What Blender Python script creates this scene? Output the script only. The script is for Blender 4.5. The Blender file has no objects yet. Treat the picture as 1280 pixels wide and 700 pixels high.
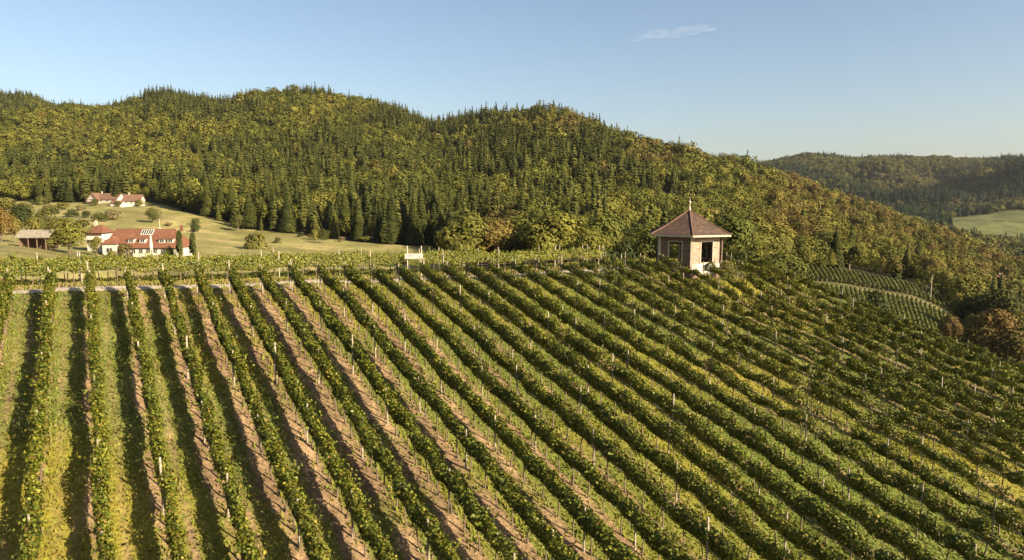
import bpy, math, random
import numpy as np

# ------------------------------------------------------------------ camera, sky, sun, exposure
S = bpy.context.scene
COL = S.collection
R = math.radians
rng = np.random.default_rng(11)
random.seed(5)

cam = bpy.data.objects.new('camera', bpy.data.cameras.new('camera'))
COL.objects.link(cam)
cam.data.sensor_width = 36.0
cam.data.lens = 853.0 / 1280.0 * 36.0
cam.data.clip_start = 0.5
cam.data.clip_end = 60000.0
PITCH = math.atan(100.0 / 853.0)
cam.location = (0, 0, 0)
cam.rotation_euler = (math.pi / 2 - PITCH, 0, 0)
S.camera = cam

SUN_EL, SUN_AZ = 26.0, 123.5          # azimuth clockwise from the view direction (+Y)
world = bpy.data.worlds.new('World')
S.world = world
world.use_nodes = True
wn = world.node_tree
wn.nodes.clear()
sky = wn.nodes.new('ShaderNodeTexSky')
sky.sky_type = 'NISHITA'
sky.sun_disc = False
sky.sun_elevation = R(SUN_EL)
sky.sun_rotation = R(SUN_AZ)
sky.altitude = 300
sky.air_density = 1.0
sky.dust_density = 2.6
sky.ozone_density = 1.0
bg = wn.nodes.new('ShaderNodeBackground')
bg.inputs['Strength'].default_value = 0.050
wo = wn.nodes.new('ShaderNodeOutputWorld')
wn.links.new(sky.outputs[0], bg.inputs['Color'])
wn.links.new(bg.outputs[0], wo.inputs['Surface'])

sun = bpy.data.objects.new('sun', bpy.data.lights.new('sun', 'SUN'))
COL.objects.link(sun)
sun.data.energy = 5.0
sun.data.angle = R(0.5)
sun.data.color = (1.0, 0.83, 0.56)
_sd = (math.sin(R(SUN_AZ)) * math.cos(R(SUN_EL)), math.cos(R(SUN_AZ)) * math.cos(R(SUN_EL)), math.sin(R(SUN_EL)))
from mathutils import Vector, Matrix
sun.rotation_euler = Vector(_sd).to_track_quat('Z', 'Y').to_euler()

S.view_settings.view_transform = 'Standard'
S.view_settings.look = 'None'
S.view_settings.exposure = 1.80
S.view_settings.gamma = 1.0
S.render.engine = 'CYCLES'
S.cycles.max_bounces = 5
S.cycles.diffuse_bounces = 2
S.cycles.transmission_bounces = 3
S.cycles.transparent_max_bounces = 8
S.cycles.use_denoising = True

# ------------------------------------------------------------------ projection helpers
F = 853.0
CP, SP = math.cos(PITCH), math.sin(PITCH)
ROW_A = R(31.5)
CA, SA = math.cos(ROW_A), math.sin(ROW_A)


def zy(py):                       # height per metre of distance for an image line
    cu = -(py - 350.0) / F
    return (-SP + cu * CP) / (CP + cu * SP)


def tx(px):                       # sideways metres per metre of distance
    return (px - 640.0) / F * 0.993


def uv2xy(u, v):
    return u * CA - v * SA, u * SA + v * CA


def xy2uv(x, y):
    return x * CA + y * SA, -x * SA + y * CA


def sstep(a, b, x):
    t = np.clip((x - a) / (b - a), 0, 1)
    return t * t * (3 - 2 * t)


class Noise:
    """smooth 2-D value noise on a lattice, vectorised"""
    def __init__(self, seed, scale, octaves=3):
        g = np.random.default_rng(seed)
        self.t = g.random((octaves, 64, 64))
        self.s, self.o = scale, octaves

    def __call__(self, x, y):
        x = np.asarray(x, float); y = np.asarray(y, float)
        out = 0; amp = 1.0; tot = 0; s = self.s
        for k in range(self.o):
            X = x / s + 17.3 * k; Y = y / s - 9.1 * k
            xi = np.floor(X).astype(int); yi = np.floor(Y).astype(int)
            fx = X - xi; fy = Y - yi
            fx = fx * fx * (3 - 2 * fx); fy = fy * fy * (3 - 2 * fy)
            T = self.t[k]
            a = T[xi % 64, yi % 64]; b = T[(xi + 1) % 64, yi % 64]
            c = T[xi % 64, (yi + 1) % 64]; d = T[(xi + 1) % 64, (yi + 1) % 64]
            out = out + amp * ((a * (1 - fx) + b * fx) * (1 - fy) + (c * (1 - fx) + d * fx) * fy)
            tot += amp; amp *= 0.5; s *= 0.5
        return out / tot            # 0..1


# ------------------------------------------------------------------ terrain heights
# columns of the far country: image column -> list of (distance, ground line in the image)
PROFILE = {
    -260: [(60, 420), (115, 350), (145, 310), (190, 300), (260, 290), (340, 285), (460, 262), (700, 215), (1000, 165), (1300, 118), (1700, 150), (3000, 235)],
    0:    [(60, 420), (115, 350), (145, 312), (190, 301), (250, 290), (330, 275), (450, 255), (700, 210), (900, 163), (1120, 172), (1400, 112), (1800, 150), (3000, 235)],
    45:   [(60, 420), (115, 355), (145, 318), (190, 308), (250, 295), (330, 275), (450, 255), (700, 205), (910, 157), (1120, 166), (1400, 117), (1800, 155), (3000, 235)],
    75:   [(60, 420), (115, 358), (145, 325), (190, 314), (250, 298), (330, 275), (450, 255), (700, 203), (920, 152), (1130, 160), (1420, 135), (1800, 160), (3000, 235)],
    105:  [(60, 420), (115, 360), (145, 328), (190, 316), (250, 299), (330, 275), (450, 255), (700, 203), (930, 150), (1130, 158), (1420, 134), (1800, 160), (3000, 235)],
    150:  [(60, 420), (120, 390), (190, 321), (250, 302), (330, 278), (440, 255), (650, 205), (900, 155), (1100, 132), (1500, 165), (3000, 235)],
    210:  [(60, 420), (120, 390), (190, 321), (250, 304), (330, 284), (420, 257), (650, 200), (900, 142), (1060, 117), (1500, 175), (3000, 235)],
    255:  [(60, 420), (120, 390), (190, 323), (250, 307), (320, 289), (410, 263), (630, 205), (880, 152), (1060, 128), (1500, 178), (3000, 238)],
    287:  [(60, 420), (120, 390), (190, 325), (250, 311), (320, 294), (400, 270), (600, 212), (850, 160), (1050, 138), (1500, 180), (3000, 240)],
    330:  [(60, 420), (120, 390), (190, 325), (250, 311), (320, 294), (400, 270), (600, 212), (850, 154), (1050, 129), (1500, 180), (3000, 240)],
    400:  [(60, 420), (120, 395), (190, 332), (250, 316), (330, 296), (450, 256), (600, 212), (820, 152), (1000, 126), (1500, 190), (3000, 240)],
    480:  [(60, 420), (120, 395), (190, 336), (250, 320), (310, 303), (450, 262), (600, 215), (820, 167), (980, 145), (1500, 195), (3000, 240)],
    545:  [(60, 420), (120, 400), (190, 340), (250, 322), (300, 308), (450, 265), (600, 220), (820, 179), (960, 168), (1500, 200), (3000, 240)],
    610:  [(60, 420), (120, 400), (190, 342), (250, 322), (290, 309), (450, 255), (600, 207), (760, 164), (860, 147), (1400, 200), (3000, 240)],
    680:  [(60, 420), (120, 400), (190, 342), (250, 320), (290, 308), (420, 258), (560, 206), (680, 159), (760, 141), (1300, 205), (3000, 240)],
    800:  [(60, 430), (120, 405), (190, 342), (250, 322), (300, 304), (420, 262), (560, 218), (640, 203), (720, 192), (1200, 225), (3000, 245)],
    930:  [(60, 440), (120, 410), (190, 348), (250, 327), (300, 309), (400, 275), (500, 245), (580, 227), (650, 217), (1100, 245), (1700, 250), (2500, 205), (3200, 225)],
    1000: [(60, 450), (120, 420), (170, 375), (230, 343), (300, 320), (400, 290), (500, 261), (560, 247), (620, 240), (1100, 265), (1600, 250), (2400, 197), (3200, 225)],
    1050: [(60, 460), (120, 430), (170, 380), (230, 345), (300, 328), (400, 302), (480, 279), (560, 259), (620, 257), (1000, 275), (1600, 250), (2400, 197), (3200, 225)],
    1150: [(60, 480), (120, 455), (160, 405), (230, 360), (300, 347), (360, 333), (430, 312), (500, 298), (560, 296), (900, 300), (1500, 262), (2300, 200), (3200, 230)],
    1210: [(60, 500), (120, 480), (160, 430), (230, 385), (300, 366), (360, 349), (430, 328), (480, 318), (560, 318), (850, 312), (1080, 294), (1340, 262), (1600, 252), (2300, 198), (3200, 230)],
    1280: [(60, 520), (120, 500), (160, 450), (230, 405), (300, 381), (360, 360), (420, 347), (480, 345), (600, 340), (850, 318), (1080, 297), (1360, 263), (1600, 252), (2300, 195), (3200, 230)],
    1560: [(60, 540), (120, 510), (160, 460), (230, 420), (300, 400), (360, 380), (420, 368), (480, 362), (600, 350), (850, 322), (1080, 300), (1360, 266), (1600, 252), (2300, 190), (3200, 230)],
}
PXS = np.arange(-420, 1725, 5.0)
DGR = np.exp(np.linspace(math.log(55), math.log(7000), 420))


def _build_far():
    cols = sorted(PROFILE)
    M = []
    for c in cols:
        k = PROFILE[c]
        D = np.array([a for a, _ in k], float)
        Z = np.array([a * zy(b) for a, b in k])
        D = np.append(D, 7000.0); Z = np.append(Z, 60.0)
        M.append(np.interp(DGR, D, Z))
    M = np.array(M)
    for k in range(10):                                   # soften the knots along the distance
        M[:, 1:-1] = 0.25 * M[:, :-2] + 0.5 * M[:, 1:-1] + 0.25 * M[:, 2:]
    out = np.array([np.interp(PXS, cols, M[:, j]) for j in range(M.shape[1])]).T
    for k in range(6):
        out[1:-1] = 0.25 * out[:-2] + 0.5 * out[1:-1] + 0.25 * out[2:]
    return out


FAR = _build_far()
n_spur = Noise(3, 170, 3)
n_rough = Noise(4, 38, 2)
n_near = Noise(5, 9, 3)


def z_far(x, y):
    y = np.maximum(y, 1.0)
    px = 640 + x / y / 0.993 * F
    i = np.clip((px - PXS[0]) / 5.0, 0, len(PXS) - 1.001)
    j = np.clip((np.log(np.clip(y, 55, 6990)) - math.log(55)) / (math.log(7000) - math.log(55)) * 419, 0, 418.99)
    i0 = i.astype(int); j0 = j.astype(int); fi = i - i0; fj = j - j0
    z = (FAR[i0, j0] * (1 - fi) + FAR[i0 + 1, j0] * fi) * (1 - fj) + (FAR[i0, j0 + 1] * (1 - fi) + FAR[i0 + 1, j0 + 1] * fi) * fj
    amp = sstep(330, 600, y)
    return z + amp * ((n_spur(x, y) - 0.5) * (34 * sstep(330, 900, y) + 10 * sstep(1400, 1700, y)) + (n_spur(x * .75 + 90, y * .75) - .5) * 210 * sstep(1300, 1600, y) * (1 - sstep(1850, 2200, y)) + (n_rough(x, y) - 0.5) * (6 + 10 * sstep(1700, 2100, y)))


V_TAB = np.array([-60, -30, 0, 25, 44, 48.5, 49.6, 52.2, 60, 70, 85, 110, 160])
Z_TAB = np.array([-33.4, -25.9, -18.3, -11.98, -7.15, -6.08, -5.85, -5.75, -5.85, -7.4, -11.5, -18.5, -24])


def z_near(x, y):
    u, v = xy2uv(x, y)
    z = sum(np.interp(v + d, V_TAB, Z_TAB) for d in (-0.8, -0.3, 0.3, 0.8)) / 4
    z = z - 0.021 * u + .75 * np.exp(-((u - 51.5) / 4.2) ** 2 - ((v - 43.8) / 1.9) ** 2)
    e = np.maximum(u - 60.5, 0)
    z = z - np.where(e < 6, e * e * 0.035, 1.26 + (e - 6) * 0.40)
    return z + (n_near(x, y) - 0.5) * 0.5


def zg(x, y):
    x = np.asarray(x, float); y = np.asarray(y, float)
    w = sstep(78, 125, y)
    return z_near(x, y) * (1 - w) + z_far(x, y) * w


def hit(px, py):
    """first point of the country on a line of sight"""
    t = tx(px); k = zy(py)
    D = np.arange(20, 2600, 0.5)
    below = zg(t * D, D) >= k * D
    d = D[np.argmax(below)] if below.any() else 2600.0
    return np.array([t * d, d, float(zg(t * d, d))])


def ground_at(px, D):
    x = tx(px) * D
    return np.array([x, D, float(zg(x, D))])


# ------------------------------------------------------------------ materials
def new_mat(name):
    m = bpy.data.materials.new(name)
    m.use_nodes = True
    nt = m.node_tree
    b = nt.nodes['Principled BSDF']
    return m, nt, b


def N(nt, kind, **kw):
    n = nt.nodes.new('ShaderNode' + kind)
    for k, v in kw.items():
        setattr(n, k, v)
    return n


def noise_mat(name, c1, c2, scale=4.0, rough=0.8, bump=0.3, detail=6.0, c3=None, dist=0.02, lo=0.35, hi=0.65):
    m, nt, b = new_mat(name)
    tc = N(nt, 'TexCoord')
    nz = N(nt, 'TexNoise'); nz.inputs['Scale'].default_value = scale; nz.inputs['Detail'].default_value = detail
    cr = N(nt, 'ValToRGB')
    cr.color_ramp.elements[0].position = lo; cr.color_ramp.elements[0].color = (*c1, 1)
    cr.color_ramp.elements[1].position = hi; cr.color_ramp.elements[1].color = (*c2, 1)
    if c3:
        e = cr.color_ramp.elements.new(min(hi + 0.08, 0.99)); e.color = (*c3, 1)
    nt.links.new(tc.outputs['Object'], nz.inputs['Vector'])
    nt.links.new(nz.outputs[0], cr.inputs[0])
    nt.links.new(cr.outputs[0], b.inputs['Base Color'])
    b.inputs['Roughness'].default_value = rough
    if bump:
        bp = N(nt, 'Bump'); bp.inputs['Strength'].default_value = bump; bp.inputs['Distance'].default_value = dist
        nt.links.new(nz.outputs[0], bp.inputs['Height'])
        nt.links.new(bp.outputs[0], b.inputs['Normal'])
    return m


def leaf_mat(name, use_object_color=False, transl=0.25, rough=0.5, spec=0.35):
    """foliage coloured by the face attribute 'tint' (an own colour per leaf)"""
    m, nt, b = new_mat(name)
    at = N(nt, 'Attribute'); at.attribute_name = 'tint'
    col = at.outputs['Color']
    if use_object_color:
        oi = N(nt, 'ObjectInfo')
        mx = N(nt, 'Mix', data_type='RGBA', blend_type='MULTIPLY')
        mx.inputs['Factor'].default_value = 1.0
        nt.links.new(at.outputs['Color'], mx.inputs['A'])
        nt.links.new(oi.outputs['Color'], mx.inputs['B'])
        col = mx.outputs['Result']
    nt.links.new(col, b.inputs['Base Color'])
    b.inputs['Roughness'].default_value = rough
    b.inputs['Specular IOR Level'].default_value = spec
    if transl:
        tr = N(nt, 'BsdfTranslucent')
        ms = N(nt, 'MixShader'); ms.inputs[0].default_value = transl
        nt.links.new(col, tr.inputs['Color'])
        nt.links.new(b.outputs[0], ms.inputs[1]); nt.links.new(tr.outputs[0], ms.inputs[2])
        nt.links.new(ms.outputs[0], nt.nodes['Material Output'].inputs['Surface'])
    return m


def tint_ground_mat(name, scale, bump, c_var=0.35, fine=3.0):
    m, nt, b = new_mat(name)
    at = N(nt, 'Attribute'); at.attribute_name = 'tint'
    tc = N(nt, 'TexCoord')
    nz = N(nt, 'TexNoise'); nz.inputs['Scale'].default_value = scale; nz.inputs['Detail'].default_value = 8; nz.inputs['Roughness'].default_value = 0.7
    nt.links.new(tc.outputs['Object'], nz.inputs['Vector'])
    mr = N(nt, 'MapRange')
    mr.inputs['From Min'].default_value = 0.3; mr.inputs['From Max'].default_value = 0.7
    mr.inputs['To Min'].default_value = 1 - c_var; mr.inputs['To Max'].default_value = 1 + c_var
    nt.links.new(nz.outputs[0], mr.inputs[0])
    mx = N(nt, 'VectorMath', operation='SCALE')
    nt.links.new(at.outputs['Color'], mx.inputs[0]); nt.links.new(mr.outputs[0], mx.inputs['Scale'])
    nt.links.new(mx.outputs[0], b.inputs['Base Color'])
    n2 = N(nt, 'TexNoise'); n2.inputs['Scale'].default_value = scale * 11; n2.inputs['Detail'].default_value = 6
    nt.links.new(tc.outputs['Object'], n2.inputs['Vector'])
    m2 = N(nt, 'MapRange'); m2.inputs['From Min'].default_value = 0.3; m2.inputs['From Max'].default_value = 0.7
    m2.inputs['To Min'].default_value = 1 - c_var * .8; m2.inputs['To Max'].default_value = 1 + c_var * .8
    nt.links.new(n2.outputs[0], m2.inputs[0])
    mm = N(nt, 'Math', operation='MULTIPLY'); nt.links.new(mr.outputs[0], mm.inputs[0]); nt.links.new(m2.outputs[0], mm.inputs[1])
    nt.links.new(mm.outputs[0], mx.inputs['Scale'])
    bp = N(nt, 'Bump'); bp.inputs['Strength'].default_value = bump; bp.inputs['Distance'].default_value = fine
    nt.links.new(nz.outputs[0], bp.inputs['Height']); nt.links.new(bp.outputs[0], b.inputs['Normal'])
    b.inputs['Roughness'].default_value = 0.95
    b.inputs['Specular IOR Level'].default_value = 0.1
    return m


def tile_mat(name, c1, c2, c3, su, sv, stain=1.2):
    """small roof tiles in courses, laid along the faces' own UV map (metres)"""
    m, nt, b = new_mat(name)
    uvn = N(nt, 'UVMap')
    br = N(nt, 'TexBrick')
    br.inputs['Scale'].default_value = 1.0
    br.inputs['Brick Width'].default_value = su; br.inputs['Row Height'].default_value = sv
    br.inputs['Mortar Size'].default_value = sv * 0.09
    br.inputs['Color1'].default_value = (*c1, 1); br.inputs['Color2'].default_value = (*c2, 1)
    br.inputs['Mortar'].default_value = (c1[0] * .3, c1[1] * .3, c1[2] * .3, 1)
    nt.links.new(uvn.outputs[0], br.inputs['Vector'])
    tc = N(nt, 'TexCoord')
    nz = N(nt, 'TexNoise'); nz.inputs['Scale'].default_value = stain; nz.inputs['Detail'].default_value = 9; nz.inputs['Roughness'].default_value = 0.75
    nt.links.new(tc.outputs['Object'], nz.inputs['Vector'])
    cr = N(nt, 'ValToRGB'); cr.color_ramp.elements[0].position = 0.56; cr.color_ramp.elements[1].position = 0.70
    nt.links.new(nz.outputs[0], cr.inputs[0])
    mx = N(nt, 'Mix', data_type='RGBA')
    nt.links.new(cr.outputs[0], mx.inputs['Factor'])
    nt.links.new(br.outputs['Color'], mx.inputs['A']); mx.inputs['B'].default_value = (*c3, 1)
    nt.links.new(mx.outputs['Result'], b.inputs['Base Color'])
    bp = N(nt, 'Bump'); bp.inputs['Strength'].default_value = 0.5; bp.inputs['Distance'].default_value = 0.02
    nt.links.new(br.outputs['Fac'], bp.inputs['Height']); bp.invert = True
    nt.links.new(bp.outputs[0], b.inputs['Normal'])
    b.inputs['Roughness'].default_value = 0.8
    return m


def plank_mat(name, c1, c2, pitch=0.2):
    m, nt, b = new_mat(name)
    tc = N(nt, 'TexCoord'); mp = N(nt, 'Mapping'); mp.inputs['Scale'].default_value = (0.6, 0.6, 7.0)
    nz = N(nt, 'TexNoise'); nz.inputs['Scale'].default_value = 3.0; nz.inputs['Detail'].default_value = 8
    nt.links.new(tc.outputs['Object'], mp.inputs[0]); nt.links.new(mp.outputs[0], nz.inputs['Vector'])
    cr = N(nt, 'ValToRGB'); cr.color_ramp.elements[0].position = 0.32; cr.color_ramp.elements[1].position = 0.68
    cr.color_ramp.elements[0].color = (*c1, 1); cr.color_ramp.elements[1].color = (*c2, 1)
    nt.links.new(nz.outputs[0], cr.inputs[0])
    sx = N(nt, 'SeparateXYZ'); nt.links.new(tc.outputs['Object'], sx.inputs[0])
    dv = N(nt, 'Math', operation='DIVIDE'); dv.inputs[1].default_value = pitch; nt.links.new(sx.outputs['Z'], dv.inputs[0])
    fr = N(nt, 'Math', operation='FRACT'); nt.links.new(dv.outputs[0], fr.inputs[0])
    gt = N(nt, 'Math', operation='GREATER_THAN'); gt.inputs[1].default_value = 0.1; nt.links.new(fr.outputs[0], gt.inputs[0])
    mr = N(nt, 'MapRange'); mr.inputs['To Min'].default_value = 0.35; nt.links.new(gt.outputs[0], mr.inputs[0])
    mx = N(nt, 'VectorMath', operation='SCALE'); nt.links.new(cr.outputs[0], mx.inputs[0]); nt.links.new(mr.outputs[0], mx.inputs['Scale'])
    nt.links.new(mx.outputs[0], b.inputs['Base Color'])
    bp = N(nt, 'Bump'); bp.inputs['Strength'].default_value = 0.6; bp.inputs['Distance'].default_value = 0.03
    nt.links.new(gt.outputs[0], bp.inputs['Height']); nt.links.new(bp.outputs[0], b.inputs['Normal'])
    b.inputs['Roughness'].default_value = 0.85
    return m


M = {}
M['vine_leaf'] = leaf_mat('vine_leaf', transl=0.07, rough=0.5, spec=0.22)
M['tree_leaf'] = leaf_mat('tree_leaf', transl=0.06, rough=0.7, spec=0.06)
M['tree_leaf_own'] = leaf_mat('tree_leaf_own', True, transl=0.06, rough=0.7, spec=0.06)
M['grass'] = leaf_mat('grass_blade', transl=0.25, rough=0.6, spec=0.2)
M['soil'] = tint_ground_mat('vineyard_ground', 6.0, 1.0, 0.5, 0.08)
M['country'] = tint_ground_mat('country_ground', 0.05, 0.6, 0.3, 1.0)
M['gravel'] = noise_mat('gravel', (.19, .155, .12), (.34, .29, .24), 2.2, 0.95, 0.6)
M['post'] = noise_mat('weathered_post', (.15, .125, .095), (.34, .29, .23), 9, 0.85, 0.3)
M['bark_vine'] = noise_mat('vine_bark', (.05, .035, .025), (.17, .12, .085), 22, 0.95, 0.6)
M['bark'] = noise_mat('tree_bark', (.07, .05, .035), (.2, .15, .11), 6, 0.95, 0.6)
M['plank'] = plank_mat('weathered_planks', (.065, .037, .024), (.20, .135, .09), 0.22)  # weathered boards, toned darker to suit the pavilion's shaded walls
M['pale_plank'] = plank_mat('sunlit_planks', (.13, .092, .065), (.36, .29, .225), 0.22)  # paler copy of the boards, sunlight put into the colour
M['pale_wood'] = noise_mat('pale_wood', (.26, .20, .15), (.46, .38, .30), 7, 0.8, 0.2)
M['white'] = noise_mat('white_plaster', (.32, .29, .25), (.46, .43, .39), 0.9, 0.9, 0.15)
M['stained_plaster'] = noise_mat('stained_plaster', (.24, .205, .17), (.50, .47, .43), 1.6, 0.9, 0.3, lo=.3, hi=.58)
M['dark_wood'] = noise_mat('dark_timber', (.05, .03, .02), (.13, .08, .05), 6, 0.8, 0.3)
M['pav_tile'] = tile_mat('pavilion_tiles', (.076, .040, .024), (.034, .019, .012), (.16, .13, .09), 0.30, 0.22, 2.4)
M['red_tile'] = tile_mat('red_tiles', (.165, .062, .030), (.105, .040, .021), (.17, .095, .055), 0.4, 0.35, 0.5)
M['brown_tile'] = tile_mat('brown_tiles', (.155, .082, .052), (.105, .055, .036), (.18, .12, .085), 0.4, 0.35, 0.5)
M['grey_roof'] = noise_mat('grey_roof', (.13, .115, .09), (.22, .19, .15), 1.5, 0.85, 0.2)
M['ridge'] = noise_mat('ridge_tile', (.09, .04, .025), (.15, .08, .05), 5, 0.8, 0.2)
M['metal'] = noise_mat('grey_metal', (.30, .30, .30), (.45, .45, .45), 5, 0.5, 0.0)
M['sign'] = noise_mat('sign_board', (.36, .34, .32), (.46, .44, .43), 3, 0.6, 0.0)
M['sign_mark'] = noise_mat('sign_mark', (.22, .26, .30), (.34, .38, .42), 8, 0.6, 0.0)
_m, _nt, _b = new_mat('window_glass')
_b.inputs['Base Color'].default_value = (.03, .035, .04, 1); _b.inputs['Roughness'].default_value = 0.08
M['glass'] = _m


# ------------------------------------------------------------------ mesh helpers
def link(name, me, mat=None, parent=None):
    o = bpy.data.objects.new(name, me)
    COL.objects.link(o)
    if mat is not None and not me.materials:
        me.materials.append(mat)
    if parent is not None:
        o.parent = parent
    return o


def tag(o, label=None, cat=None, group=None, kind=None):
    if label: o['label'] = label
    if cat: o['category'] = cat
    if group: o['group'] = group
    if kind: o['kind'] = kind
    return o


def empty(name, loc=(0, 0, 0), rz=0.0, label=None, cat=None, group=None):
    o = bpy.data.objects.new(name, None)
    COL.objects.link(o)
    o.empty_display_size = 0.2
    o.location = tuple(float(c) for c in loc); o.rotation_euler = (0, 0, rz)
    return tag(o, label, cat, group)


def quad_mesh(name, V, tint=None):
    """V: (n,4,3) loose quads, tint (n,3)"""
    V = np.ascontiguousarray(V, dtype=np.float32)
    n = len(V)
    me = bpy.data.meshes.new(name)
    me.vertices.add(n * 4); me.loops.add(n * 4); me.polygons.add(n)
    me.vertices.foreach_set('co', V.reshape(-1))
    me.loops.foreach_set('vertex_index', np.arange(n * 4, dtype=np.int32))
    me.polygons.foreach_set('loop_start', np.arange(0, n * 4, 4, dtype=np.int32))
    me.update(calc_edges=True)
    if tint is not None:
        a = me.attributes.new('tint', 'FLOAT_COLOR', 'FACE')
        c = np.ones((n, 4), np.float32); c[:, :3] = tint
        a.data.foreach_set('color', c.reshape(-1))
    return me


def grid_mesh(name, X, Y, Z, tint=None):
    a, b = X.shape
    V = np.stack([X, Y, Z], -1).reshape(-1, 3).astype(np.float32)
    i = np.arange(a * b).reshape(a, b)
    Q = np.stack([i[:-1, :-1], i[1:, :-1], i[1:, 1:], i[:-1, 1:]], -1).reshape(-1, 4).astype(np.int32)
    me = bpy.data.meshes.new(name)
    me.vertices.add(len(V)); me.loops.add(Q.size); me.polygons.add(len(Q))
    me.vertices.foreach_set('co', V.reshape(-1))
    me.loops.foreach_set('vertex_index', Q.reshape(-1))
    me.polygons.foreach_set('loop_start', np.arange(0, Q.size, 4, dtype=np.int32))
    me.polygons.foreach_set('use_smooth', np.ones(len(Q), bool))
    me.update(calc_edges=True)
    if tint is not None:
        at = me.attributes.new('tint', 'FLOAT_COLOR', 'POINT')
        c = np.ones((len(V), 4), np.float32); c[:, :3] = tint.reshape(-1, 3)
        at.data.foreach_set('color', c.reshape(-1))
    return me


class MB:
    """collects boxes, prisms and tubes into one mesh (with box-mapped UVs in metres)"""
    def __init__(self): self.v = []; self.f = []

    def poly(self, pts, faces):
        o = len(self.v); self.v += [tuple(p) for p in pts]; self.f += [tuple(i + o for i in f) for f in faces]
        return self

    def box(self, x0, x1, y0, y1, z0, z1, mat=None):
        p = [(x, y, z) for z in (z0, z1) for y in (y0, y1) for x in (x0, x1)]
        if mat is not None: p = [tuple(mat @ Vector(q)) for q in p]
        return self.poly(p, [(0, 2, 3, 1), (4, 5, 7, 6), (0, 1, 5, 4), (2, 6, 7, 3), (0, 4, 6, 2), (1, 3, 7, 5)])

    def tube(self, pts, rad, n=6):
        rings = []
        pts = [Vector(p) for p in pts]
        for i, p in enumerate(pts):
            d = (pts[min(i + 1, len(pts) - 1)] - pts[max(i - 1, 0)]).normalized()
            a = d.orthogonal().normalized(); b = d.cross(a)
            r = rad[i] if hasattr(rad, '__len__') else rad
            rings.append([p + (a * math.cos(t) + b * math.sin(t)) * r for t in [2 * math.pi * k / n for k in range(n)]])
        V = [q for r in rings for q in r]
        Fc = []
        for i in range(len(pts) - 1):
            for k in range(n):
                Fc.append((i * n + k, i * n + (k + 1) % n, (i + 1) * n + (k + 1) % n, (i + 1) * n + k))
        Fc.append(tuple(reversed(range(n)))); Fc.append(tuple((len(pts) - 1) * n + k for k in range(n)))
        return self.poly(V, Fc)

    def slab(self, quad, thick):
        """a roof plane: four corners (outer face), thickened downwards"""
        q = [Vector(p) for p in quad]
        nrm = (q[1] - q[0]).cross(q[-1] - q[0]).normalized()
        if nrm.z < 0: nrm = -nrm; q = q[::-1]
        n = len(q)
        P = q + [p - nrm * thick for p in q]
        Fc = [tuple(range(n)), tuple(reversed(range(n, 2 * n)))]
        for k in range(n):
            Fc.append((k, k + n, (k + 1) % n + n, (k + 1) % n))
        return self.poly(P, Fc)

    def mesh(self, name):
        me = bpy.data.meshes.new(name)
        me.from_pydata([tuple(map(float, p)) for p in self.v], [], self.f)
        uvl = me.uv_layers.new(name='UVMap')
        for p in me.polygons:
            nr = p.normal
            h = Vector((nr.y, -nr.x, 0))
            h = h.normalized() if h.length > 1e-4 else Vector((1, 0, 0))
            s = nr.cross(h)
            for li in p.loop_indices:
                co = me.vertices[me.loops[li].vertex_index].co
                uvl.data[li].uv = (co.dot(h), co.dot(s))
        return me

    def build(self, name, mat, parent=None):
        return link(name, self.mesh(name), mat, parent)


def kites(C, Nrm, size, fold=0.22, g=rng):
    """leaf-like folded quads: centres C, facing Nrm, half-lengths size"""
    n = len(C)
    Nrm = Nrm / np.maximum(np.linalg.norm(Nrm, axis=1, keepdims=True), 1e-6)
    r = g.normal(size=(n, 3))
    T = r - (r * Nrm).sum(1, keepdims=True) * Nrm
    T /= np.maximum(np.linalg.norm(T, axis=1, keepdims=True), 1e-6)
    B = np.cross(Nrm, T)
    s = np.asarray(size)[:, None]
    w = s * (0.75 + 0.35 * g.random((n, 1)))
    k = s * fold
    V = np.empty((n, 4, 3))
    V[:, 0] = C - T * s
    V[:, 1] = C + B * w + T * s * 0.15 + Nrm * k
    V[:, 2] = C + T * s * 1.05
    V[:, 3] = C - B * w + T * s * 0.15 + Nrm * k
    return V


# ------------------------------------------------------------------ the ground
ROWS = [-6.3 + 2.0 * k for k in range(18)]
while ROWS[-1] < 58: ROWS.append(ROWS[-1] + 2.4)
ROWS = np.array(ROWS)
N_ROWS = len(ROWS)


def row_dist(u):
    j = np.clip(np.searchsorted(ROWS, u), 1, len(ROWS) - 1)
    a, b = u - ROWS[j - 1], u - ROWS[j]
    return np.where(np.abs(a) < np.abs(b), a, b)
n_patch = Noise(21, 2.2, 3)
n_patch2 = Noise(22, 7.0, 2)
n_fine = Noise(23, .5, 2)


def soil_amount(u, v):
    """how bare the earth is: a trodden strip along the downhill-left side of every row"""
    d = row_dist(u)                                     # signed distance from the row
    x, y = uv2xy(u, v)
    nz = n_patch(x, y)
    wide = 0.30 + 0.30 * sstep(3, 8, u) - 0.25 * sstep(18, 28, u)
    a = sstep(-wide - 0.28, -wide + 0.1, d + (nz - .5) * 0.6) * (1 - sstep(0.0, 0.25, d + (nz - .5) * 0.3))
    # worn tractor track right of the row on the left part
    b = np.exp(-((d - 0.62) / 0.16) ** 2) * (1 - sstep(6, 14, u)) * (0.35 + 0.9 * sstep(.42, .62, n_patch2(x, y)))
    b2 = np.exp(-((d + 0.88) / 0.13) ** 2) * (0.15 + 0.8 * sstep(.45, .65, n_patch2(x + 50, y)))     # the other wheel
    a = a * (1 - .45 * sstep(24, 34, u))
    return np.clip(np.maximum(np.maximum(a * (0.45 + 0.9 * sstep(.25, .6, nz)), b), b2 * .7), 0, 1)


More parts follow.
